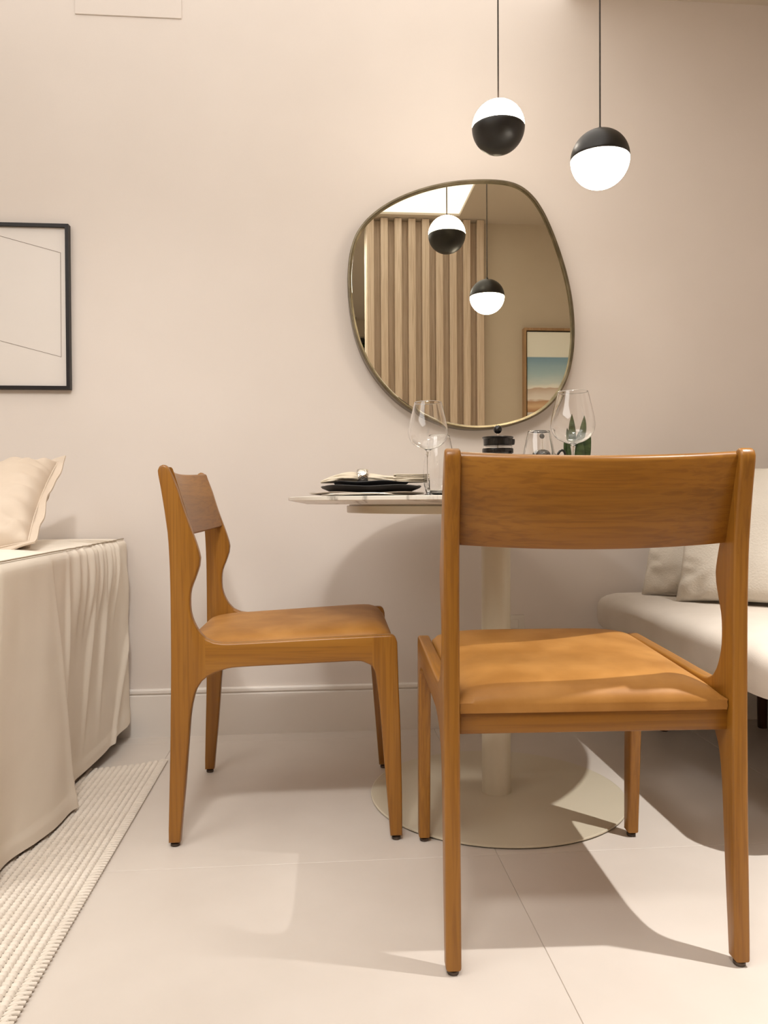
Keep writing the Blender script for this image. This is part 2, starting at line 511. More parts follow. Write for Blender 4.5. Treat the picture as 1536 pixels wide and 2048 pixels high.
# window in the far back wall (only met in the mirror)
win = tag(obj('window_1', box(-0.5, 1.2, Y_BACK-0.12, Y_BACK-0.10, 0.0, 2.25), m_winglass, smooth=False), kind='structure')
bm = bmesh.new()
for x in (-0.5, 0.05, 0.60, 1.16):
    add_box(bm, x, x+0.04, Y_BACK-0.10, Y_BACK-0.06, 0.0, 2.25)
add_box(bm, -0.46, 1.16, Y_BACK-0.10, Y_BACK-0.06, 2.21, 2.25)
obj('window_frame', bm, m_black, win, smooth=False)

# access panel on the front wall, top left
bm = bevel_all(box(-0.750, -0.423, WALL_Y-0.0035, WALL_Y, 2.270, 2.398), 0.0012, 1)
tag(obj('access_panel', bm, m_wall, smooth=False), 'wall-coloured access panel set flush high on the front wall at top left', 'access panel')

# ------------------------------------------------------------------ chairs
REAR_OUT = [(-0.0139, 0.0095), (-0.0137, 0.0397), (-0.0111, 0.1284), (-0.0086, 0.217), (-0.0070, 0.3056), (-0.0056, 0.3939), (-0.0054, 0.4822), (-0.0058, 0.5704),
            (-0.0076, 0.6321), (-0.0106, 0.6805), (-0.0163, 0.7244), (-0.0236, 0.7727), (-0.0292, 0.8035), (-0.0300, 0.8130)]
REAR_TOP = [(-0.0262, 0.8220), (-0.0192, 0.8256), (-0.0105, 0.8218), (-0.0017, 0.8060)]
REAR_IN = [(0.0110, 0.7726), (0.0257, 0.7242), (0.0406, 0.6823), (0.0498, 0.6560), (0.0560, 0.6350), (0.0580, 0.6240), (0.0560, 0.6070), (0.0470, 0.5806),
           (0.0385, 0.5580), (0.0358, 0.5350), (0.0370, 0.5081), (0.0433, 0.486), (0.0540, 0.4659), (0.0680, 0.4508)]
REAR_LOW = [(0.0680, 0.3650), (0.0597, 0.3582), (0.0490, 0.3421), (0.0412, 0.3179), (0.0350, 0.2825), (0.0302, 0.225), (0.0229, 0.1364), (0.0157, 0.0611), (0.0109, 0.0095)]
RAIL_TOP = [(0.0680, 0.4508), (0.0865, 0.4424), (0.1040, 0.4398), (0.1478, 0.4403), (0.2359, 0.444), (0.3245, 0.4475), (0.4283, 0.4512)]
RAIL_BOT = [(0.4283, 0.3838), (0.4222, 0.3882), (0.4089, 0.3940), (0.391, 0.3959), (0.3241, 0.3938), (0.2355, 0.3908), (0.1738, 0.3888), (0.1255, 0.3863), (0.1035, 0.3812),
            (0.0772, 0.3708), (0.0680, 0.3650)]
FRONT = [(0.4283, 0.4512), (0.4600, 0.4523), (0.4720, 0.4520), (0.4795, 0.4465), (0.4832, 0.4350), (0.4857, 0.3403), (0.4893, 0.2502), (0.4918, 0.1148), (0.4923, 0.0105),
         (0.4661, 0.0105), (0.4547, 0.1609), (0.4442, 0.2961), (0.4382, 0.3569), (0.4330, 0.3745), (0.4283, 0.3838)]
CW, CT = 0.4614, 0.025        # leg spacing and timber thickness


def slab(outline, t, joints=(), off=0.0045, bm=None):
    """outline (y,z) extruded over x in +-t/2, outer edges rounded; edges lying on the joint planes stay sharp"""
    bm = bm or bmesh.new()
    n = len(outline)
    A = [bm.verts.new((-t/2, y, z)) for y, z in outline]
    B = [bm.verts.new((t/2, y, z)) for y, z in outline]
    fa = bm.faces.new(A[::-1]); fb = bm.faces.new(B)
    for k in range(n):
        k2 = (k+1) % n
        bm.faces.new((A[k], A[k2], B[k2], B[k]))
    bm.normal_update()

    def isj(e_):
        return any(all(abs(v.co.y-j) < 1e-5 for v in e_.verts) for j in joints)
    ed = [e_ for f in (fa, fb) for e_ in f.edges if not isj(e_)]
    bmesh.ops.bevel(bm, geom=ed, offset=off, segments=3, affect='EDGES', profile=0.5, clamp_overlap=True)
    return bm


def make_chair():
    root = empty('dining_chair')
    rear = catmull(REAR_OUT, 0.03)[:-1] + catmull(REAR_OUT[-1:]+REAR_TOP+REAR_IN[:1], 0.006)[:-1] + catmull(REAR_IN, 0.012) + catmull(REAR_LOW, 0.014)
    top = catmull(RAIL_TOP, 0.012); bot = catmull(RAIL_BOT, 0.012)
    frn = FRONT[:1] + catmull(FRONT[1:5], 0.006)[:-1] + FRONT[4:9] + FRONT[9:12] + catmull(FRONT[12:], 0.008)[1:]
    for s in (-1, 1):
        x = s*CW/2
        for nm, pr, js, mt in (('rear_leg', rear, (0.068,), m_wood_z), ('side_rail', top+bot, (0.068, 0.4283), m_wood_y), ('front_leg', frn, (0.4283,), m_wood_z)):
            bm = slab(pr, CT, js)
            bmesh.ops.translate(bm, verts=bm.verts, vec=(x, 0, 0))
            leg = obj(nm, bm, mt, root, angle=40)
            if nm != 'side_rail':
                yy = -0.0015 if nm == 'rear_leg' else 0.4792
                obj('glide', lathe([(0, 0), (0.0085, 0), (0.0098, 0.0015), (0.0098, 0.006), (0.0080, 0.0075), (0.0045, 0.008), (0.0045, 0.012), (0, 0.012)], 20, center=(x, yy, 0)), m_glide, leg)
    # backrest: thin board, bowed to the rear, front face flush with the uprights
    rings = []
    n = 26
    hw = CW/2-CT/2+0.001
    f_top, f_bot, th = (-0.0040, 0.8230), (0.0395, 0.6785), 0.0185
    for i in range(n+1):
        u = -1+2*i/n
        sag = 0.026*(1-u*u)
        ring = []
        prof = []
        m_ = 8
        dy, dz = f_bot[0]-f_top[0], f_bot[1]-f_top[1]
        L = math.hypot(dy, dz)
        ty, tz = dy/L, dz/L            # down the board
        ny, nz_ = tz, -ty              # to the rear
        if ny > 0: ny, nz_ = -ny, -nz_
        rr = 0.006
        loop = [(rr, 0), (L-rr*0.7, 0), (L-rr*0.2, rr*0.25), (L, rr*0.8), (L, th-rr*0.8), (L-rr*0.25, th-rr*0.2), (L-rr, th), (rr*1.2, th), (rr*0.35, th-rr*0.35), (0, th-rr*1.2), (0, rr), (rr*0.3, rr*0.3)]
        for a, b_ in loop:
            ring.append((u*hw, f_top[0]+ty*a+ny*(b_+sag), f_top[1]+tz*a+nz_*(b_+sag)))
        rings.append(ring)
    obj('backrest', loft(rings), m_wood_x, root, angle=50)
    # cross rails
    obj('rear_rail', bevel_all(box(-hw, hw, 0.014, 0.036, 0.3725, 0.4185), 0.003, 2), m_wood_x, root)
    obj('front_rail', bevel_all(box(-hw, hw, 0.449, 0.472, 0.395, 0.4395), 0.003, 2), m_wood_x, root)
    # leather seat pad: domed, wraps over the rear rail, rounded at the front
    bm = bmesh.new()
    nx, ny_ = 36, 36
    hx = CW/2-CT/2-0.0015
    y0, y1 = 0.0085, 0.4765
    rows = []

    def top_z(u, v):
        base = 0.4235+0.0265*v
        crown = (max(0.0, 1-abs(u)**5.0))**0.55*(max(0.0, 1-abs(2*v-1)**9.0))**0.5
        fr = -0.012*max(0.0, (v-0.90)/0.10)**2
        soft = 0.0012*math.exp(-((v-0.13-0.05*(1-u*u))/0.05)**2)*(1-u*u)
        return base+0.0245*crown+fr+soft
    for j in range(ny_+1):
        v = j/ny_
        row = []
        for i in range(nx+1):
            u = -1+2*i/nx
            wx = hx
            yy = y0+(y1-y0)*v
            if v > 0.9:     # rounded front corners
                wx = hx-0.022*((v-0.9)/0.1)**2*abs(u)
            row.append(bm.verts.new((u*wx, yy, top_z(u, v))))
        rows.append(row)
    for j in range(ny_):
        for i in range(nx):
            bm.faces.new((rows[j][i], rows[j][i+1], rows[j+1][i+1], rows[j+1][i]))
    # skirt down all round
    loop = rows[0][:] + [r[-1] for r in rows[1:]] + rows[-1][-2::-1] + [r[0] for r in rows[-2:0:-1]]
    cen = Vector((0, (y0+y1)/2, 0))
    prev = loop
    for dz, ins in ((0.004, -0.0008), (0.010, 0.0), (0.0165, 0.001), (0.0175, 0.012)):
        nxt = []
        for v_ in loop:
            d = Vector((v_.co.x, v_.co.y-cen.y, 0))
            q = v_.co.copy(); q.z -= dz*(1.0 if v_.co.y < y0+0.4 else 1.1)
            if ins: q -= Vector((math.copysign(ins, d.x) if abs(d.x) > hx*0.98 or ins > 0.005 else 0, math.copysign(ins, d.y) if abs(d.y) > 0.228 or ins > 0.005 else 0, 0))
            if abs(v_.co.x) > hx-0.002: q.x = math.copysign(min(abs(q.x), hx), q.x)
            nxt.append(bm.verts.new(q))
        k = len(loop)
        for a in range(k):
            b_ = (a+1) % k
            bm.faces.new((prev[a], prev[b_], nxt[b_], nxt[a]))
        prev = nxt
    bm.faces.new(prev)
    obj('seat', bm, m_leather, root, angle=60)
    return root


ch = make_chair()
ch.location = (0.4366, 1.1957, 0); ch.rotation_euler = (0, 0, -0.0404)
tag(ch, 'nearest tan wooden dining chair with leather seat, its back to the camera', 'chair', 'dining chairs at the table')
ch2 = copy_tree(ch)
ch2.location = (-0.3085, 1.9397, 0); ch2.rotation_euler = (0, 0, -PI/2-0.0236)
tag(ch2, 'tan wooden dining chair seen from the side, between sofa and table', 'chair', 'dining chairs at the table')

# ------------------------------------------------------------------ table
TX, TY, TZ = 0.445, 1.935, 0.756
table = tag(empty('dining_table', (TX, TY, 0)), 'round white marble pedestal table with cream stem and flat disc foot', 'table')
R = 0.520
obj('tabletop', lathe([(0, -0.0175), (R-0.046, -0.0175), (R-0.0015, -0.0090), (R, -0.0080), (R, -0.0012), (R-0.0012, 0), (0, 0)], 128, center=(0, 0, TZ)), m_marble, table, angle=20)
obj('under_disc', lathe([(0, -0.0215), (0.3745, -0.0215), (0.376, -0.0200), (0.376, -0.0045), (0.370, -0.0040), (0.370, 0.0), (0, 0.0)], 96, center=(0, 0, 0.7385)), m_cream, table, angle=20)
obj('stem', lathe([(0, 0.006), (0.0375, 0.006), (0.0368, 0.009), (0.0368, 0.70), (0.06, 0.712), (0.06, 0.7175), (0, 0.7175)], 48), m_cream, table, angle=30)
fb = obj('base', lathe([(0, 0.0025), (0.3165, 0.0025), (0.319, 0.0035), (0.319, 0.0062), (0.3165, 0.0075), (0.04, 0.0080), (0, 0.0080)], 128), m_cream, table, angle=15)
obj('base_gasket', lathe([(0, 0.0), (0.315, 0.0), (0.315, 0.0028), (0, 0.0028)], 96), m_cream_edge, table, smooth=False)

# ------------------------------------------------------------------ pendants
def hemi(r, up, n=18, gap=0.0):
    pr = []
    for k in range(n+1):
        a = PI/2*k/n
        pr.append((r*math.cos(a) if k < n else 0, r*math.sin(a)))
    pr = [(0, gap), (r*0.985, gap), (r, gap+0.0012)] + [(p[0], p[1]) for p in pr if p[1] > gap+0.0012]
    if not up: pr = [(p[0], -p[1]) for p in pr]
    return lathe(pr, 64)


def pendant(name_loc, lit_up, label):
    x, y, z = name_loc
    root = empty('pendant_lamp', (x, y, z))
    tag(root, label, 'pendant lamp', 'globe pendant lamps')
    r = 0.0702
    obj('opal_half', hemi(r*0.992, lit_up, gap=0.0), m_opal, root, angle=60)
    obj('black_half', hemi(r, not lit_up, gap=0.0), m_black, root, angle=60)
    top = 2.416
    obj('cord', tube([(0, 0, r-0.002), (0, 0, top-z)], 0.0021, 8), m_cord, root)
    obj('cord_grip', lathe([(0, r-0.004), (0.0048, r-0.004), (0.0048, r+0.004), (0.0035, r+0.007), (0, r+0.007)], 16), m_black if not lit_up else m_cord, root)
    obj('ceiling_rose', lathe([(0, top-z-0.012), (0.04, top-z-0.012), (0.042, top-z-0.009), (0.042, top-z), (0, top-z)], 32), m_black, root)
    return root


pendant((0.4835, 2.058, 1.742), True, 'globe pendant lamp nearer the wall with lit half above black half')
pendant((0.683, 1.843, 1.570), False, 'lower globe pendant lamp on the right with lit half below black half')

# ------------------------------------------------------------------ mirror
MO = [(0.093, 1.449), (0.096, 1.500), (0.104, 1.552), (0.121, 1.599), (0.153, 1.641), (0.202, 1.682), (0.256, 1.713), (0.322, 1.740), (0.387, 1.759), (0.453, 1.771),
      (0.519, 1.777), (0.586, 1.777), (0.630, 1.771), (0.669, 1.754), (0.703, 1.722), (0.732, 1.679), (0.759, 1.620), (0.786, 1.549), (0.809, 1.476), (0.826, 1.396),
      (0.833, 1.314), (0.831, 1.226), (0.815, 1.150), (0.785, 1.086), (0.740, 1.038), (0.684, 1.005), (0.617, 0.984), (0.550, 0.974), (0.483, 0.972), (0.417, 0.982),
      (0.351, 1.003), (0.291, 1.032), (0.237, 1.072), (0.183, 1.130), (0.140, 1.200), (0.113, 1.275), (0.098, 1.357)]


def smooth_closed(pts, it=2):
    for _ in range(it):
        n = len(pts)
        pts = [tuple((pts[(i-1) % n][k]+2*pts[i][k]+pts[(i+1) % n][k])/4 for k in (0, 1)) for i in range(n)]
    return pts


mo = catmull(smooth_closed(MO, 1), 0.012, True)


def inset_loop(pts, d):
    n = len(pts)
    out = []
    for i in range(n):
        a, b_ = pts[(i-1) % n], pts[(i+1) % n]
        tx, tz = b_[0]-a[0], b_[1]-a[1]
        L = math.hypot(tx, tz)
        out.append((pts[i][0]+tz/L*d, pts[i][1]-tx/L*d))     # outline runs clockwise seen from the room
    return out


def area(p):
    return sum(p[i][0]*p[(i+1) % len(p)][1]-p[(i+1) % len(p)][0]*p[i][1] for i in range(len(p)))


sgn = 1 if abs(area(inset_loop(mo, 0.01))) < abs(area(mo)) else -1
mirror = tag(empty('wall_mirror', (0.46, WALL_Y, 1.38)), 'pebble-shaped wall mirror in thin bronze frame above the table', 'mirror')
fy = MIRROR_Y-0.008
rings = []
for d, y in ((0.0, WALL_Y), (0.0, fy+0.0015), (0.0015, fy), (0.0055, fy), (0.0068, fy+0.0015), (0.0068, MIRROR_Y+0.004)):
    rings.append([(p[0]-0.46, y-WALL_Y, p[1]-1.38) for p in inset_loop(mo, d*sgn)])
obj('frame', loft(rings, caps=False), m_mframe, mirror, angle=40, recalc=True)
bm = bmesh.new()
l0 = [(p[0]-0.46, MIRROR_Y+0.0025-WALL_Y, p[1]-1.38) for p in inset_loop(mo, 0.0066*sgn)]
l1 = [(p[0]-0.46, MIRROR_Y-WALL_Y, p[1]-1.38) for p in inset_loop(mo, 0.0130*sgn)]
A = [bm.verts.new(p) for p in l0]; B = [bm.verts.new(p) for p in l1]
for k in range(len(A)):
    k2 = (k+1) % len(A)
    bm.faces.new((A[k], A[k2], B[k2], B[k]))
bm.faces.new(B)
bmesh.ops.recalc_face_normals(bm, faces=bm.faces)
mg = obj('mirror_glass', bm, m_mirror, mirror, smooth=False, recalc=False)
if sum(p.normal.y*p.area for p in mg.data.polygons) > 0:
    mg.data.flip_normals()
obj('backing', loft([[(p[0]-0.46, y-WALL_Y, p[1]-1.38) for p in inset_loop(mo, 0.004*sgn)] for y in (WALL_Y, MIRROR_Y+0.006)]), m_black, mirror, smooth=False)

# ------------------------------------------------------------------ framed line print on the left
pic = tag(empty('framed_print', (-1.14, WALL_Y, 1.355)), 'framed white abstract line print in thin black frame on the left wall area', 'picture')
px0, px1, pz0, pz1, pd = -1.52, -0.771, 1.098, 1.611, 0.022
bm = bmesh.new()
fw = 0.0105
for a in ((px0, px1, pz1-fw, pz1), (px0, px1, pz0, pz0+fw), (px0, px0+fw, pz0+fw, pz1-fw), (px1-fw, px1, pz0+fw, pz1-fw)):
    add_box(bm, a[0]+1.14, a[1]+1.14, -pd, 0, a[2]-1.355, a[3]-1.355)
obj('frame', bm, m_blackframe, pic, smooth=False)
obj('print_sheet', box(px0+fw+1.14, px1-fw+1.14, -0.012, -0.004, pz0+fw-1.355, pz1-fw-1.355), m_paper, pic, smooth=False)
bm = bmesh.new()
Lp = [(-1.49, 1.425+0.293), (-0.798, 1.524), (-0.799, 1.200), (-1.49, 1.390)]
def seg2(a, b_):
    dx, dz = b_[0]-a[0], b_[1]-a[1]; L = math.hypot(dx, dz); nx_, nz_ = -dz/L*0.0006, dx/L*0.0006
    lo = [(a[0]+nx_, a[1]+nz_), (b_[0]+nx_, b_[1]+nz_), (b_[0]-nx_, b_[1]-nz_), (a[0]-nx_, a[1]-nz_)]
    loft([[(p[0]+1.14, y, p[1]-1.355) for p in lo] for y in (-0.0126, -0.0118)], bm=bm)
tl = (-0.798-(1.600-1.524)/(0.046/0.175)*1.0, 1.600-0.012)
seg2((-1.03, 1.524+(1.03-0.798)*0.263), (-0.798, 1.524)); seg2((-0.798, 1.524), (-0.799, 1.200)); seg2((-0.799, 1.200), (-1.30, 1.200+(1.30-0.799)*0.263)); seg2((-1.30, 1.3318), (-1.30, 1.585)); seg2((-1.30, 1.585), (-1.03, 1.585))
obj('drawn_line', bm, m_line, pic, smooth=False)

# ------------------------------------------------------------------ seascape picture on the rear partition (seen in the mirror)
sea = tag(empty('seascape_picture', (1.47, REAR_Y, 1.36)), 'beach seascape picture in oak frame, seen reflected in the mirror', 'picture')
sx0, sx1, sz0, sz1 = 1.226, 1.716, 1.024, 1.776
bm = bmesh.new()
fw = 0.014
for a in ((sx0, sx1, sz1-fw, sz1), (sx0, sx1, sz0, sz0+fw), (sx0, sx0+fw, sz0+fw, sz1-fw), (sx1-fw, sx1, sz0+fw, sz1-fw)):
    add_box(bm, a[0]-1.47, a[1]-1.47, 0, 0.045, a[2]-1.36, a[3]-1.36)
obj('frame', bm, m_oakframe, sea, smooth=False)
obj('backing', box(sx0+fw-1.47, sx1-fw-1.47, 0.002, 0.024, sz0+fw-1.36, sz1-fw-1.36), m_black, sea, smooth=False)
obj('canvas', box(sx0+fw+0.008-1.47, sx1-fw-0.008-1.47, 0.024, 0.034, sz0+fw+0.008-1.36, sz1-fw-0.008-1.36), m_sea, sea, smooth=False)

# ------------------------------------------------------------------ wall outlet
out = tag(empty('wall_outlet', (0.627, WALL_Y, 0.305)), 'white wall outlet low on the wall behind the table stem', 'outlet')
obj('cover_plate', bevel_all(box(-0.046, 0.046, -0.007, 0, -0.062, 0.062), 0.002, 2), m_switch, out)
for k in (-1, 0, 1):
    md = obj('socket_module', bevel_all(box(-0.026, 0.026, -0.009, -0.005, k*0.034-0.015, k*0.034+0.015), 0.001, 1), m_switch, out)
    if k < 1:
        bm = bmesh.new()
        for j in (-1, 0, 1):
            add_box(bm, j*0.009-0.0022, j*0.009+0.0022, -0.0094, -0.0085, k*0.034-0.0022, k*0.034+0.0022)
        obj('socket_hole', bm, m_black, md, smooth=False)

# ------------------------------------------------------------------ slipcovered sofa on the left
sofa = tag(empty('slipcovered_sofa', (-1.6, 2.0, 0)), 'beige sofa in a loose floor-length slipcover at the left edge', 'sofa')
SX, SY = 1.6, -2.0


def gs(x, m, s):
    return math.exp(-((x-m)/s)**2)


ax0, ax1, ay0, ay1, az = -0.862, -0.604, 1.52, 2.497, 0.628


def sstep(x):
    x = min(1.0, max(0.0, x))
    return x*x*(3-2*x)


def arm_disp(y, t):
    """outward (x) offset of the visible side face, t = 0 top, 1 hem"""
    d = 0.0
    yf = 1.815+0.105*t                                        # long fold: nearer cloth lies over the farther
    near = sstep((yf+0.012-y)/0.024)
    d += near*0.016*t**0.6
    d += 0.006*gs(y, yf-0.012, 0.016)*t**0.5
    d += -0.034*gs(y, 2.06, 0.15)*t**1.2*(1-near)
    d += -0.050*gs(y, 1.60, 0.13)*t
    d += 0.010*gs(y, 2.46, 0.05)*(0.3+0.7*t)*(1 if t > 0.15 else t/0.15)
    for c_, w_, a_, sl_ in ((2.405, 0.010, 0.006, -0.16), (2.36, 0.010, 0.009, 0.06), (2.315, 0.009, 0.008, 0.05), (2.27, 0.010, 0.010, 0.045), (2.23, 0.008, 0.007, 0.03),
                            (2.19, 0.010, 0.009, 0.03), (2.145, 0.009, 0.008, 0.02), (2.10, 0.011, 0.010, 0.01), (2.05, 0.010, 0.007, -0.01), (1.99, 0.014, 0.006, -0.02)):
        d += 2.1*a_*gs(y, c_-sl_*t*1.6, w_*(1+2.0*t))*math.exp(-((t-0.13)/0.20)**2)
    d += 0.014*gs(y, 2.245-0.05*t, 0.012)*math.exp(-((t-0.42)/0.28)**2)
    d += 0.015*gs(y, 2.125-0.02*t, 0.011)*math.exp(-((t-0.38)/0.34)**2)
    d += 0.010*gs(y, 1.93, 0.011)*math.exp(-((t-0.30)/0.30)**2)
    d += 0.010*gs(y, 2.50-0.33*(t-0.45), 0.016)*sstep((t-0.45)/0.15)
    d += 0.005*noise.noise(Vector((y*5, t*3, 0.3)))*t
    d += 0.003*noise.noise(Vector((y*14, t*2.5, 2.3)))
    return d


plan = []
per = 0
step = 0.0055
yy = ay1
for k in range(int((ay1-ay0)/step)+1):
    plan.append((ax1, ay1-k*step, 1))
for k in range(1, 24):
    plan.append((ax1+(ax0-ax1)*k/24, ay0, 2))
for k in range(0, 30):
    plan.append((ax0, ay0+(ay1-ay0)*k/30, 3))
for k in range(0, 12):
    plan.append((ax0+(ax1-ax0)*k/12, ay1, 4))
NT = 64
rings = []
for i in range(NT+1):
    t = i/NT
    ring = []
    for (x, y, sd) in plan:
        hemz = 0.016
        if sd == 1:
            hemz = 0.016+0.045*max(0, (y-2.0)/0.5)**1.2
        z = az+(hemz-az)*t
        if sd == 1:
            rnd = -0.010*max(0, 1-t/0.03)**2
            hem = 0.0022 if z < hemz+0.036 else 0.0
            x2 = x+arm_disp(y, t)+rnd+hem
            y2 = y
            if y < ay0+0.03: x2 += -0.012*(1-(y-ay0)/0.03)**2
            if y > ay1-0.02: y2 = y-0.004*t
            ring.append((x2, y2, z))
        elif sd == 2:
            ring.append((x-0.010*math.sin((x-ax1)*30)*t, y+0.02*math.sin((x-ax1)*34)*t, z))
        else:
            ring.append((x, y, z))
    rings.append([(p[0]+SX, p[1]+SY, p[2]) for p in ring])
bm = loft(rings, caps=False)
# top of the arm
n = len(plan)
topc = []
cxm, cym = (ax0+ax1)/2, (ay0+ay1)/2
prev = [v for v in bm.verts][:n]
for k in range(1, 7):
    s = 1-k/7
    nxt = []
    for v_ in [v for v in bm.verts][:n]:
        x = cxm+SX+(v_.co.x-cxm-SX)*s
        y = cym+SY+(v_.co.y-cym-SY)*(0.35+0.65*s) if True else 0
        wob = 0.004*noise.noise(Vector((x*14, y*9, 1.7)))
        nxt.append(bm.verts.new((x, y, v_.co.z+0.012*(1-s*s)**0.7+wob*(1-s))))
    for a in range(n):
        b_ = (a+1) % n
        bm.faces.new((prev[a], prev[b_], nxt[b_], nxt[a]))
    prev = nxt
bm.faces.new(prev)
obj('arm_cover', bm, m_slip, sofa, angle=75)
path = [(ax1+arm_disp(ay1-k*0.02, 0)-0.009+SX, ay1-k*0.02+SY, az+0.0035) for k in range(int((ay1-ay0)/0.02)+1)]
obj('arm_seam', tube(path, 0.0016, 8), m_seam, sofa)
path = [(ax1+arm_disp(ay1-k*0.02, 0.95)+0.0005+SX, ay1-0.004-k*0.02+SY, 0.054+0.045*max(0, (ay1-k*0.02-2.0)/0.5)**1.2) for k in range(int((ay1-ay0)/0.02)+1)]
# seat, back and far arm (outside the frame for the most part)
bm = loft([[(p[0]+SX, p[1]+SY, z) for p in rrect(-2.35, ax0-0.001, 1.53, 2.28, 0.05, 5, ins)] for z, ins in ((0.016, 0), (0.45, 0), (0.49, 0.004), (0.51, 0.02), (0.515, 0.06))])
obj('seat_cover', bm, m_slip, sofa, angle=60)
bm = loft([[(p[0]+SX, p[1]+SY, z) for p in rrect(-2.35, ax0-0.001, 2.281, 2.497, 0.04, 5, ins)] for z, ins in ((0.016, 0), (0.58, 0), (0.612, 0.006), (0.626, 0.03), (0.63, 0.07))])
obj('back_cover', bm, m_slip, sofa, angle=60)
bm = loft([[(p[0]+SX, p[1]+SY, z) for p in rrect(-2.60, -2.351, 1.53, 2.497, 0.04, 5, ins)] for z, ins in ((0.016, 0), (0.58, 0), (0.612, 0.006), (0.626, 0.03), (0.63, 0.07))])
obj('arm_cover', bm, m_slip, sofa, angle=60)


# ------------------------------------------------------------------ pillows
def make_pillow(name, w, h, th, mat, loc_m, flange=0.0, seed=0, wr=1.0, n=56, pinch=0.05, seam_mat=None, corner_wr=1.0):
    """pillow in local XY plane (x width, y height, z thickness); loc_m = 4x4 placement"""
    bm = bmesh.new()
    sides = {}
    for side in (1, -1):
        g = []
        for j in range(n+1):
            v = -1+2*j/n
            row = []
            for i in range(n+1):
                u = -1+2*i/n
                px = w/2*u*(1-pinch*(1-v*v)*abs(u))
                py = h/2*v*(1-pinch*(1-u*u)*abs(v))
                e_ = max(0.0, (1-u**4)*(1-v**4))
                z = th/2*e_**0.42*(1-0.25*(u*u+v*v)/2)
                edge = min(1-abs(u), 1-abs(v))
                if edge > 0:
                    du = math.atan2(v, u)
                    wk = math.sin(26*(u*v)+6*noise.noise(Vector((u*2.2, v*2.2, seed))))
                    z += wr*0.004*wk*gs(edge, 0.12, 0.13)*min(1, edge*20)
                    z += wr*0.010*noise.noise(Vector((u*1.8+seed, v*1.8, side*2.0)))*min(1, edge*3)
                    z += corner_wr*0.005*math.sin(15*(abs(u)-abs(v))+3*noise.noise(Vector((u*3, v*3, seed+5))))*gs(math.hypot(1-abs(u), 1-abs(v)), 0.28, 0.22)
                row.append((px, py, side*z))
            g.append(row)
        sides[side] = g
    V = {}

    def vert(side, i, j):
        key = (0 if (i in (0, n) or j in (0, n)) else side, i, j)
        if key not in V:
            V[key] = bm.verts.new(sides[side][j][i])
        return V[key]
    for side in (1, -1):
        for j in range(n):
            for i in range(n):
                q = (vert(side, i, j), vert(side, i+1, j), vert(side, i+1, j+1), vert(side, i, j+1))
                bm.faces.new(q if side == 1 else q[::-1])
    root = obj(name, bm, mat, None, angle=80, recalc=False)
    edge_pts = [(i, 0) for i in range(n)] + [(n, j) for j in range(n)] + [(i, n) for i in range(n, 0, -1)] + [(0, j) for j in range(n, 0, -1)]
    ep = [Vector(sides[1][j][i]) for i, j in edge_pts]
    if flange > 0:
        rings = []
        N = len(ep)
        inner, mid, outer = [], [], []
        for k, (i, j) in enumerate(edge_pts):
            u, v = -1+2*i/n, -1+2*j/n
            p = ep[k]
            d = Vector((math.copysign(max(0, abs(u)**10), u), math.copysign(max(0, abs(v)**10), v), 0))
            if abs(u) < 1 and abs(v) >= 1: d.x *= abs(u)**30
            if abs(v) < 1 and abs(u) >= 1: d.y *= abs(v)**30
            wv = 0.005*math.sin(3.1*(u if abs(v) >= 1 else v)*2+seed)+0.003*math.sin(11*(u if abs(v) >= 1 else v)+seed*2)
            inner.append(p-d*0.006)
            mid.append(p+d*flange*0.5+Vector((0, 0, wv*0.5)))
            outer.append(p+d*flange+Vector((0, 0, wv)))
        th2 = 0.0022
        up_ = Vector((0, 0, th2))
        ringset = [[p+up_ for p in inner], [p+up_ for p in mid], [p+up_*0.9 for p in outer], [p-up_*0.9 for p in outer], [p-up_ for p in mid], [p-up_ for p in inner]]
        obj('flange', loft(ringset, caps=False), mat, root, angle=60)
    if seam_mat:
        for off in (0.003, -0.003):
            bm = bmesh.new()
            pts = [p+Vector((0, 0, off)) for p in ep]+[ep[0]+Vector((0, 0, off))]
            tube(pts, 0.0022, 6, bm)
            obj('piping', bm, mat, root)
    root.matrix_world = loc_m
    return root


def frame_matrix(center, xdir, ydir):
    x = Vector(xdir).normalized()
    y = Vector(ydir); y = (y-x*y.dot(x)).normalized()
    z = x.cross(y)
    m_ = Matrix.Identity(4)
    for i in range(3):
        m_[i][0], m_[i][1], m_[i][2], m_[i][3] = x[i], y[i], z[i], center[i]
    return m_


# slipcover sofa cushion: right edge runs from A (top) to B (bottom)
Apt, Bpt = Vector((-0.634, 2.235, 0.866)), Vector((-0.758, 1.86, 0.646))
updir = (Apt-Bpt).normalized()
xd = Vector((1, 0.05, 0.23))
cw_, chh = 0.47, (Apt-Bpt).length+0.02
ctr = (Apt+Bpt)/2 - xd.normalized()*(cw_/2) - Vector((0, 0, 0.0))
pl = make_pillow('scatter_cushion', cw_, chh, 0.17, m_cush, frame_matrix(ctr, xd, updir), flange=0.020, seed=1.3, wr=1.5, seam_mat=m_seam, pinch=0.045)
tag(pl, 'beige flanged scatter cushion leaning back on the slipcovered sofa', 'cushion')

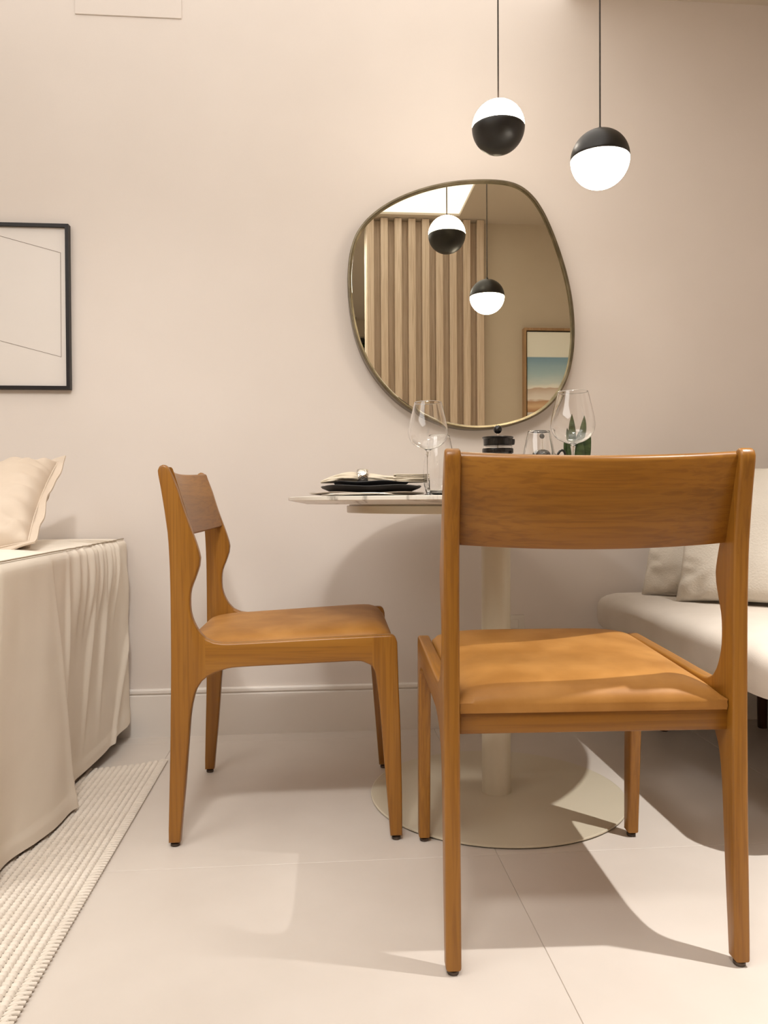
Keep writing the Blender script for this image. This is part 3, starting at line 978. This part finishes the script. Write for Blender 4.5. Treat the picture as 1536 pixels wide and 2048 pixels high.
# ------------------------------------------------------------------ rug of braided cords
rug = tag(empty('braided_rug', (0, 0, 0)), 'cream flat braided rug with raised cords running under the slipcovered sofa', 'rug')
RX, RP, RY0 = -0.437, 0.0155, 0.10
NS = 52
bm = bmesh.new()
pt = 0.0114
nl = int(2.16/pt)
sub = 6
cross = (-1.0, -0.72, -0.35, 0.0, 0.35, 0.72, 1.0)
rows = []
for j in range(nl*sub+1):
    y = j*pt/sub
    ph = (j % sub)/sub
    s = abs(math.sin(PI*(ph)))**0.6
    half = RP/2*(0.52+0.48*s)
    hgt = 0.0066+0.0014*s
    row = []
    for c_ in cross:
        lean = 0.0022*math.sin(2*PI*ph)*c_
        row.append(bm.verts.new((c_*half, -y+lean, 0.0022+(hgt-0.0022)*(max(0, 1-c_**4))**0.5+0.0006+0.0007*math.sin(2*PI*ph+2.2*c_))))
    rows.append(row)
for a, b_ in zip(rows, rows[1:]):
    for k in range(len(cross)-1):
        bm.faces.new((a[k], a[k+1], b_[k+1], b_[k]))
strand = obj('braided_cord', bm, m_rug, rug, angle=70)
for k in range(NS):
    s_ = strand if k == 0 else strand.copy()
    if k:
        COL.objects.link(s_)
    x = RX-RP*(k+1.0)
    s_.location = (x, 2.268-0.07*(1-math.exp(-(k*RP)/0.10))+random.uniform(-0.002, 0.002), 0.0)
bm = bmesh.new()
pr = [(RX-RP*0.4, 2.266)] + [(RX-RP*(k+1.0), 2.266-0.07*(1-math.exp(-(k*RP)/0.10))) for k in range(NS)]
top_ = [(x, y) for x, y in pr]
poly = [(x, y-2.15) for x, y in reversed(top_)]
ring = top_+poly
loft([[(p[0], p[1], z) for p in ring] for z in (0.0005, 0.0026)], bm=bm)
obj('rug_shade_sheet', bm, m_rug_shade, rug, smooth=False)
# whipped edge: cross stitches over the border cord
bm = bmesh.new()
ns = int(2.15/pt)
for j in range(ns):
    y = 2.262-j*pt
    tube([(RX-RP*1.45, y-0.004, 0.0062), (RX-RP*1.0, y-0.0025, 0.0076), (RX-RP*0.45, y-0.001, 0.0068), (RX-0.0022, y+0.0005, 0.0048), (RX-0.0030, y+0.001, 0.0022)], 0.004, 6, bm, radii=[0.0006, 0.0018, 0.0034, 0.0046, 0.0022])
tag(obj('edge_binding', bm, m_rug, rug, angle=70), kind='stuff')

# ------------------------------------------------------------------ cream sofa on the right
bs = tag(empty('upholstered_sofa', (1.30, 1.97, 0)), 'cream upholstered low sofa with rounded seat along the right wall', 'sofa')
bx, by = 1.30, 1.97
rings = []
for z, ins in ((0.331, 0.045), (0.3325, 0.026), (0.338, 0.012), (0.350, 0.003), (0.370, 0.0), (0.400, 0.0), (0.415, 0.0035), (0.427, 0.011), (0.436, 0.023), (0.442, 0.040), (0.446, 0.070), (0.449, 0.12), (0.450, 0.20)):
    rings.append([(p[0]-bx, p[1]-by, z) for p in rrect(0.889, 1.735, 1.450, 2.500, 0.085, 10, ins)])
obj('seat', loft(rings), m_sofa, bs, angle=60)
rings = []
for z, ins in ((0.40, 0.01), (0.46, 0.0), (0.66, 0.0), (0.70, 0.008), (0.72, 0.03), (0.727, 0.06)):
    rings.append([(p[0]-bx, p[1]-by, z) for p in rrect(1.53, 1.735, 1.45, 2.495, 0.07, 8, ins)])
obj('backrest', loft(rings), m_sofa, bs, angle=60)
obj('under_frame', bevel_all(box(1.08-bx, 1.70-bx, 1.56-by, 2.46-by, 0.306, 0.334), 0.004, 2), m_darkwood, bs)
for (lx_, ly_) in ((1.105, 2.415), (1.437, 2.415), (1.105, 1.60), (1.437, 1.60)):
    obj('leg', lathe([(0, 0.0), (0.013, 0.0), (0.0145, 0.002), (0.0205, 0.30), (0.0205, 0.302), (0, 0.302)], 24, center=(lx_-bx, ly_-by, 0)), m_darkwood, bs, angle=40)

# pillows leaning in the corner
d_b = Vector((0.775, -0.632, 0))
n_b = Vector((-0.632, -0.775, 0))
lean = math.radians(17)
up_b = (Vector((0, 0, 1))*math.cos(lean) - n_b*math.sin(lean))
pw = 0.45
def pill(corner, label, seed, hh=0.41):
    c_ = Vector(corner) + d_b*(pw/2) + up_b*(hh/2+0.004)
    p_ = make_pillow('throw_pillow', pw, hh, 0.112, m_boucle, frame_matrix(c_, d_b, up_b), seed=seed, wr=0.5, pinch=0.055, corner_wr=1.4)
    return tag(p_, label, 'cushion', 'cream pillows on the right sofa')
pill((1.030, 2.175, 0.447), 'front cream textured throw pillow on the right sofa, overlapping the one behind', 2.1)
pill((1.000, 2.345, 0.447), 'rear cream textured throw pillow half hidden behind another, by the wall', 4.6)

# ------------------------------------------------------------------ table setting
def table_pt(x, y, dz=0.0):
    return (x, y, TZ+dz)


def wavy_plate(name, r, z0, depth, sq, seed, mat, label, cat, foot, loc, power=4.0):
    """flared plate with softly wavy squarish rim"""
    seg = 72
    bm = bmesh.new()

    def rad(a, k):
        c_, s_ = abs(math.cos(a)), abs(math.sin(a))
        q = (c_**power+s_**power)**(-1/power)
        return k*(1+(q-1)*sq)
    prof = [(0, 0, 0), (foot, 0.0, 0), (foot*1.02, 0.0012, 0.2), (r*0.97, depth*0.80, 1), (r, depth, 1), (r*0.985, depth+0.0012, 1), (foot*1.05, 0.0048, 0.2), (0, 0.0042, 0)]
    rings = []
    for k, z, wv in prof:
        if k == 0:
            rings.append([bm.verts.new((0, 0, z))])
        else:
            ring = []
            for i in range(seg):
                a = 2*PI*i/seg
                rr = rad(a, k)
                ring.append(bm.verts.new((rr*math.cos(a), rr*math.sin(a), z+wv*0.0016*math.sin(5*a+seed))))
            rings.append(ring)
    for a, b_ in zip(rings, rings[1:]):
        for k in range(seg):
            k2 = (k+1) % seg
            if len(a) == 1: bm.faces.new((a[0], b_[k], b_[k2]))
            elif len(b_) == 1: bm.faces.new((a[k], a[k2], b_[0]))
            else: bm.faces.new((a[k], a[k2], b_[k2], b_[k]))
    o = obj(name, bm, mat, angle=35)
    o.location = loc
    return tag(o, label, cat)


PXc, PYc = 0.118, 1.87
wavy_plate('charger_plate', 0.139, 0, 0.0085, 0.0, 0.0, m_charger, 'thin taupe charger plate lowest under the stacked black plates', 'plate', 0.085, table_pt(PXc-0.003, PYc), 2.0)
wavy_plate('dinner_plate', 0.121, 0, 0.0195, 0.35, 0.7, m_plate, 'large black wavy-rimmed plate lying on the charger', 'plate', 0.082, table_pt(PXc+0.007, PYc, 0.0050), 5.0)
wavy_plate('salad_plate', 0.0905, 0, 0.0245, 0.35, 2.0, m_plate, 'small black wavy-rimmed plate on top, under the napkin', 'plate', 0.056, table_pt(PXc+0.008, PYc, 0.0102), 5.0)

# napkin, rolled through a hammered ring
NZ = TZ+0.0312
bm = bmesh.new()
secs = []
N = 40
data = [(-0.120, 0.004, 0.003, 0.004), (-0.112, 0.016, 0.005, 0.006), (-0.095, 0.032, 0.009, 0.010), (-0.070, 0.036, 0.013, 0.0145), (-0.045, 0.028, 0.0145, 0.0155), (-0.030, 0.0175, 0.0135, 0.0145), (-0.018, 0.0145, 0.0135, 0.0140),
        (-0.004, 0.0160, 0.0130, 0.0135), (0.020, 0.024, 0.0115, 0.0120), (0.045, 0.028, 0.0095, 0.0105), (0.070, 0.030, 0.0095, 0.0105), (0.100, 0.031, 0.0090, 0.0105), (0.128, 0.031, 0.0088, 0.0105)]
data = catmull(data, 0.006)
for (x, ry, rz, zc) in data:
    ring = []
    for k in range(N):
        a = 2*PI*k/N
        f = 1+0.10*math.sin(5*a+x*40)*min(1, ry/0.03)+0.06*math.sin(9*a-x*70)
        z = zc+rz*f*math.sin(a)
        ring.append((x, ry*f*math.cos(a), max(z*0.88, 0.0006)))
    secs.append(ring)
loft(secs, bm=bm)
nap = obj('napkin', bm, m_linen, angle=70)
nap.location = (PXc+0.006, PYc, NZ+0.0008)
nap.rotation_euler = (0, 0, math.radians(-4))
tag(nap, 'cream linen napkin pulled through a silver ring on the black plates', 'napkin')
bm = bmesh.new()        # folded layers at the right end
for q, (z0, dx) in enumerate(((0.0020, 0.0), (0.0062, 0.002), (0.0104, -0.001), (0.0146, 0.001), (0.0186, -0.002))):
    pts0 = [(0.052+0.006*q % 0.01, z0+0.0011), (0.075, z0+0.0016), (0.100, z0+0.0012), (0.136+dx, z0+0.0014)]
    rings = []
    for (x, zc) in catmull(pts0, 0.008):
        hw_ = 0.0335-0.0015*q
        rings.append([(x, hw_*c_, zc+s_*0.0017) for c_, s_ in ((1, 0), (0.97, 0.8), (0.5, 1), (0, 1), (-0.5, 1), (-0.97, 0.8), (-1, 0), (-0.97, -0.8), (-0.5, -1), (0, -1), (0.5, -1), (0.97, -0.8))])
    loft(rings, bm=bm)
obj('folded_layer', bm, m_linen, nap, angle=60)
bm = bmesh.new()
rg = []
for k in range(40):
    a = 2*PI*k/40
    rg.append([((0.0135)*cx_+0.0, (0.0158+dr)*math.cos(a), (0.0158+dr)*math.sin(a)) for cx_, dr in ((-1, 0), (-0.9, 0.0018), (-0.5, 0.0029), (0, 0.0032), (0.5, 0.0029), (0.9, 0.0018), (1, 0), (0, -0.0005))])
Rv = [[bm.verts.new(p) for p in r_] for r_ in rg]
for a in range(40):
    b_ = (a+1) % 40
    for k in range(8):
        bm.faces.new((Rv[a][k], Rv[a][(k+1) % 8], Rv[b_][(k+1) % 8], Rv[b_][k]))
ring = obj('napkin_ring', bm, m_hammer, angle=50)
ring.location = (PXc-0.013, PYc+0.001, NZ+0.0170)
ring.rotation_euler = (0, 0, math.radians(-4))
tag(ring, 'hammered silver ring around the cream napkin', 'napkin ring')


def wine_glass(x, y, label):
    root = tag(empty('wine_glass', table_pt(x, y)), label, 'wine glass', 'large wine glasses on the table')
    outer = catmull([(0.0034, 0.100), (0.010, 0.1035), (0.0225, 0.1080), (0.0345, 0.1160), (0.0415, 0.1265), (0.0440, 0.1380), (0.0432, 0.1510), (0.0400, 0.1680), (0.0352, 0.1880), (0.0307, 0.2075)], 0.004)
    inner = [(max(r-0.0011, 0.0), z+0.0006) for r, z in outer[1:]]
    inner = [(0, 0.1045)] + [p for p in inner if p[0] > 0.004]
    bowl = [(0, 0.0985)] + outer + [(0.0303, 0.2082)] + inner[::-1]
    obj('bowl', lathe(bowl, 64), m_glass, root, angle=80)
    obj('stem', lathe([(0, 0.004), (0.0065, 0.004), (0.0042, 0.010), (0.0033, 0.020), (0.0029, 0.050), (0.0031, 0.085), (0.0044, 0.094), (0.0052, 0.0984), (0, 0.0984)], 24), m_glass, root, angle=80)
    obj('foot', lathe([(0, 0), (0.0350, 0), (0.0357, 0.0008), (0.0350, 0.0014), (0.018, 0.0024), (0.0068, 0.00395), (0, 0.00395)], 48), m_glass, root, angle=60)
    return root


wine_glass(0.2425, 1.715, 'tall stemmed wine glass on the left, beside the napkin and black plates')
wine_glass(0.5120, 1.535, 'tall stemmed wine glass on the right, in front of the green plant')


def tumbler(x, y, label):
    root = tag(empty('stemless_glass', table_pt(x, y)), label, 'glass', 'stemless glasses on the table')
    outer = catmull([(0.026, 0.0005), (0.0305, 0.006), (0.0355, 0.022), (0.0385, 0.042), (0.0380, 0.062), (0.0350, 0.088), (0.0300, 0.115), (0.0242, 0.142)], 0.006)
    inner = [(r-0.0012, max(z, 0.0)) for r, z in outer if z > 0.007]
    obj('glass_body', lathe([(0, 0.0)] + outer + [(0.0236, 0.1425)] + inner[::-1] + [(0, 0.0055)], 56), m_glass, root, angle=80)
    return root


tumbler(0.283, 1.815, 'clear stemless glass behind the left wine glass')
tumbler(0.4865, 1.69, 'clear stemless glass between the coffee press and right wine glass')

# coffee press
fp = tag(empty('coffee_press', table_pt(0.466, 2.0)), 'glass coffee press with black lid and ball knob under the mirror', 'coffee press')
obj('glass_body', lathe([(0, 0.006), (0.036, 0.006), (0.0375, 0.008), (0.0375, 0.132), (0.0363, 0.132), (0.0363, 0.009), (0, 0.009)], 48), m_glass, fp, angle=60)
obj('frame_base', lathe([(0, 0), (0.040, 0), (0.041, 0.002), (0.041, 0.020), (0.0385, 0.021), (0.0385, 0.0055), (0, 0.0055)], 48), m_plastic, fp, angle=40)
obj('frame_band', lathe([(0.0381, 0.112), (0.0400, 0.112), (0.0405, 0.1145), (0.0405, 0.1225), (0.0400, 0.1245), (0.0381, 0.1245), (0.0381, 0.112)], 48), m_plastic, fp, angle=40)
lid = obj('lid', lathe([(0, 0.1315), (0.0352, 0.1315), (0.0370, 0.1335), (0.0375, 0.1495), (0.0405, 0.1520), (0.0408, 0.1538), (0.0400, 0.1550), (0.012, 0.1575), (0, 0.1578)], 56), m_plastic, fp, angle=35)
bm = loft([[(0.034, -0.011, 0.1325), (0.034, 0.011, 0.1325), (0.034, 0.011, 0.150), (0.034, -0.011, 0.150)], [(0.0425, -0.007, 0.1345), (0.0425, 0.007, 0.1345), (0.0425, 0.007, 0.149), (0.0425, -0.007, 0.149)], [(0.0445, -0.004, 0.142), (0.0445, 0.004, 0.142), (0.0445, 0.004, 0.148), (0.0445, -0.004, 0.148)]])
obj('spout', bm, m_plastic, lid, smooth=False)
obj('plunger_rod', lathe([(0, 0.03), (0.0022, 0.03), (0.0022, 0.168), (0, 0.168)], 12), m_steel, fp)
obj('plunger_disc', lathe([(0, 0.028), (0.0345, 0.028), (0.0355, 0.030), (0.0345, 0.033), (0, 0.034)], 40), m_steel, fp, angle=40)
bmk = bmesh.new()
bmesh.ops.create_uvsphere(bmk, u_segments=28, v_segments=16, radius=0.0112)
bmesh.ops.translate(bmk, verts=bmk.verts, vec=(0, 0, 0.1745))
obj('knob', bmk, m_plastic, fp, angle=180)
hd = [(-0.0400, 0.012, 0.118), (-0.056, 0.018, 0.119), (-0.066, 0.021, 0.108), (-0.068, 0.022, 0.070), (-0.062, 0.020, 0.030), (-0.0405, 0.012, 0.014)]
obj('handle', tube(catmull([(a*-0.2, b_*3.3+0.0, c_) for a, b_, c_ in [(h[0], abs(h[0])/3.4, h[2]) for h in hd]], 0.008), 0.005, 10), m_plastic, fp)

# made-up lidded bowl; its ball knob imitates a dark refraction in the glass
sb = tag(empty('refraction_bowl', table_pt(0.578, 1.97)), 'made-up black lidded bowl, its ball knob imitating a dark refraction in the stemless glass', 'bowl')
obj('bowl_body', lathe([(0, 0), (0.028, 0), (0.034, 0.012), (0.038, 0.045), (0.036, 0.085), (0.032, 0.104), (0.030, 0.104), (0.0335, 0.085), (0.0355, 0.045), (0.030, 0.010), (0, 0.006)], 40), m_plastic, sb, angle=50)
ld = obj('lid', lathe([(0, 0.104), (0.032, 0.104), (0.0325, 0.1065), (0.028, 0.113), (0.018, 0.1185), (0.006, 0.1205), (0, 0.1207)], 40), m_plastic, sb, angle=50)
obj('lid_pin', lathe([(0, 0.119), (0.0011, 0.119), (0.0011, 0.152), (0, 0.152)], 10), m_steel, ld)
bmk = bmesh.new()
bmesh.ops.create_uvsphere(bmk, u_segments=24, v_segments=14, radius=0.0088)
for v_ in bmk.verts: v_.co.z *= 0.78
bmesh.ops.translate(bmk, verts=bmk.verts, vec=(0, 0, 0.155))
obj('knob', bmk, m_plastic, ld, angle=180)
hp = catmull([(0.0335, 0, 0.098), (0.045, 0, 0.1165), (0.054, 0, 0.117), (0.0585, 0, 0.105), (0.054, 0, 0.078), (0.0365, 0, 0.060)], 0.005)
obj('handle', tube(hp, 0.0032, 10), m_plastic, sb)

# potted plant
pp = tag(empty('potted_plant', table_pt(0.728, 2.15)), 'small potted plant with dark green pointed leaves behind the right wine glass', 'plant')
obj('pot', lathe([(0, 0), (0.038, 0), (0.042, 0.003), (0.050, 0.080), (0.050, 0.083), (0.046, 0.083), (0.0445, 0.070), (0, 0.070)], 40), m_pot, pp, angle=40)
obj('soil', lathe([(0, 0.0705), (0.0446, 0.0705), (0.043, 0.075), (0, 0.077)], 32), m_soil, pp)


def blade(x, y, dx, dy, h, wmax, rot):
    rings = []
    nn = 16
    ca, sa = math.cos(rot), math.sin(rot)
    for k in range(nn+1):
        t = k/nn
        w = wmax*(0.55+0.45*math.sin(min(1, t*1.6)*PI/2))*(1-t**3.2)**0.9+0.0003
        z = 0.074+h*t
        cxx, cyy = x+dx*t*t, y+dy*t*t
        ring = []
        for s in (-1, -0.5, 0, 0.5, 1):
            off = 0.35*w*(s*s)
            ring.append((cxx+ca*s*w-sa*off, cyy+sa*s*w+ca*off, z))
        for s in (1, 0.5, 0, -0.5, -1):
            off = 0.35*w*(s*s)+0.0022*(1-t*0.8)
            ring.append((cxx+ca*s*w-sa*off, cyy+sa*s*w+ca*off, z))
        rings.append(ring)
    return loft(rings)


for a in ((-0.014, -0.014, -0.006, -0.004, 0.155, 0.0165, 0.15), (0.020, -0.012, 0.004, -0.006, 0.152, 0.0175, -0.30), (0.006, 0.010, 0.016, 0.010, 0.105, 0.017, 0.5),
          (-0.016, 0.008, -0.010, 0.008, 0.112, 0.016, 0.3), (0.026, 0.012, 0.010, 0.002, 0.120, 0.016, -0.6), (0.003, -0.022, 0.0, -0.010, 0.085, 0.015, 0.0), (-0.022, -0.022, -0.006, -0.006, 0.10, 0.012, -0.5)):
    obj('leaf', blade(*a), m_leaf, pp, angle=60)


# cutlery
def cutlery(kind, loc, rz, label, tilt=0.0):
    bm = bmesh.new()
    if kind == 'knife':
        secs = [(-0.10, 0.0045, 0.0022), (-0.09, 0.0060, 0.0030), (-0.02, 0.0045, 0.0024), (0.0, 0.0060, 0.0016), (0.05, 0.0085, 0.0010), (0.095, 0.0060, 0.0008), (0.105, 0.0015, 0.0006)]
    elif kind == 'spoon':
        secs = [(-0.10, 0.0060, 0.0015), (-0.085, 0.0070, 0.0016), (0.02, 0.0026, 0.0016), (0.045, 0.0040, 0.0014), (0.065, 0.0170, 0.0011), (0.085, 0.0190, 0.0010), (0.100, 0.0120, 0.0010), (0.106, 0.002, 0.0008)]
    else:
        secs = [(-0.10, 0.0060, 0.0015), (-0.085, 0.0070, 0.0016), (0.02, 0.0026, 0.0016), (0.045, 0.0060, 0.0013), (0.060, 0.0115, 0.0010)]
    rings = []
    for x, w, t in catmull(secs, 0.008):
        lift = 0.004*math.sin((x+0.1)/0.2*PI) if kind != 'spoon' else 0.005*math.sin((x+0.1)/0.2*PI)+(0.0 if x < 0.05 else -0.004*math.sin((x-0.05)/0.056*PI))
        w, t = max(w, 0.0005), max(t, 0.0005)
        rings.append([(x, w*c_, t+max(lift, 0)+t*s_) for c_, s_ in ((1, 0), (0.7, 0.8), (0, 1), (-0.7, 0.8), (-1, 0), (-0.7, -0.8), (0, -1), (0.7, -0.8))])
    loft(rings, bm=bm)
    o = obj(kind, bm, m_steel, angle=60)
    if kind == 'fork':
        tn = bmesh.new()
        for k in range(4):
            yk = -0.0093+0.0062*k
            tube([(0.058, yk, 0.0035), (0.075, yk*1.02, 0.0018), (0.092, yk, 0.0028), (0.100, yk, 0.0060)], 0.0012, 6, tn)
        obj('tines', tn, m_steel, o)
    o.location = loc
    o.rotation_euler = (0, tilt, rz)
    return tag(o, label, 'cutlery', 'cutlery beside the plates')


cutlery('knife', table_pt(0.115, 1.722, 0.0002), math.radians(3), 'steel table knife lying flat nearest the black plates')
cutlery('spoon', table_pt(0.105, 1.690, 0.0002), math.radians(-4), 'steel spoon lying flat at the front of the left setting')
cutlery('fork', table_pt(0.284, 1.555, 0.0002), math.radians(96), 'steel fork with raised tines half hidden by the nearest chair')

# ------------------------------------------------------------------ downlights
def downlight(x, y, label, watts, angle=76, blend=1.0, soft=0.016, aim=None):
    root = tag(empty('downlight', (x, y, CEIL_Z)), label, 'ceiling light', 'recessed ceiling downlights')
    obj('trim_ring', lathe([(0.030, -0.0005), (0.046, -0.0005), (0.047, -0.002), (0.044, -0.004), (0.034, -0.004), (0.030, -0.0005)], 40), m_switch, root, angle=40)
    obj('lens', lathe([(0, -0.0022), (0.032, -0.0022), (0.032, -0.0008), (0, -0.0008)], 32), m_lamp, root, smooth=False)
    ld_ = bpy.data.lights.new('downlight_beam', 'SPOT')
    ld_.energy = watts
    ld_.color = WARM
    ld_.spot_size = math.radians(angle)
    ld_.spot_blend = blend
    ld_.shadow_soft_size = soft
    lo = bpy.data.objects.new('downlight_beam', ld_)
    COL.objects.link(lo)
    lo.parent = root
    lo.location = (0, 0, -0.012)
    if aim:      # gimbal lamp tilted towards a point on the floor
        lo.rotation_euler = (Vector(aim)-Vector((x, y, CEIL_Z))).to_track_quat('-Z', 'Y').to_euler()
    return root


downlight(1.32, 0.92, 'recessed round downlight in the ceiling beside the oak slat wall, right side', SPOT_W, angle=59, aim=(1.10, 1.32, 0))
# unseen square light added above the camera as soft fill
sq = tag(empty('square_fill_light', (-0.03, 0.15, CEIL_Z)), 'added unseen square fill light on the ceiling above the camera', 'ceiling light')
obj('housing', bevel_all(box(-0.17, 0.17, -0.17, 0.17, -0.018, 0.0), 0.003, 2), m_switch, sq)
obj('diffuser', box(-0.15, 0.15, -0.15, 0.15, -0.0195, -0.0175), m_lamp, sq, smooth=False)
ld_ = bpy.data.lights.new('square_light_beam', 'AREA')
ld_.energy = SQUARE_W
ld_.color = WARM
ld_.shape = 'SQUARE'
ld_.size = 0.30
ld_.spread = math.radians(150)
lo = bpy.data.objects.new('square_light_beam', ld_)
COL.objects.link(lo)
lo.parent = sq
lo.location = (0, 0, -0.021)

downlight(-0.30, 0.15, 'added unseen round downlight tilted towards the sofa arm, left of the square light', SPOT_W*0.55, angle=66, soft=0.10, aim=(-0.65, 2.2, 0.3))  # lamp added to brighten the sofa arm and lower left wall

# ------------------------------------------------------------------ trailing plant by the back window (mirror only)
hp_ = tag(empty('hanging_plant', (0.34, Y_BACK+0.10, 2.12)), 'trailing green plant hanging by the far window, seen only in the mirror', 'plant')
obj('plant_basket', lathe([(0, -0.10), (0.06, -0.10), (0.09, 0.0), (0.086, 0.0), (0.056, -0.095), (0, -0.095)], 24), m_pot, hp_)
obj('hanger', tube([(0, 0, 0.0), (0, 0, CEIL_Z-2.12)], 0.003, 6), m_cord, hp_)
bm = bmesh.new()
for q in range(16):
    a = random.uniform(0, 2*PI)
    r0 = random.uniform(0.03, 0.10)
    pth = []
    for k in range(6):
        t = k/5
        pth.append((math.cos(a)*(r0+0.12*t), math.sin(a)*(r0*0.4+0.03*t), 0.03+0.05*math.sin(t*2.2)-0.6*t*t*random.uniform(0.7, 1.0)))
    tube(pth, 0.003, 5, bm)
    for k in range(24):
        t = random.random()
        i = min(4, int(t*5)); f = t*5-i
        p = Vector(pth[i]).lerp(Vector(pth[i+1]), f)
        s = random.uniform(0.018, 0.035)
        d1 = Vector((random.uniform(-1, 1), random.uniform(-0.6, 0.6), random.uniform(-1, 0.3))).normalized()*s
        d2 = d1.orthogonal().normalized()*s*0.45
        vs = [bm.verts.new(p+w_) for w_ in (Vector((0, 0, 0)), d1*0.5+d2, d1, d1*0.5-d2)]
        bm.faces.new(vs)
tag(obj('foliage', bm, m_vine, hp_, smooth=False, recalc=False), kind='stuff')
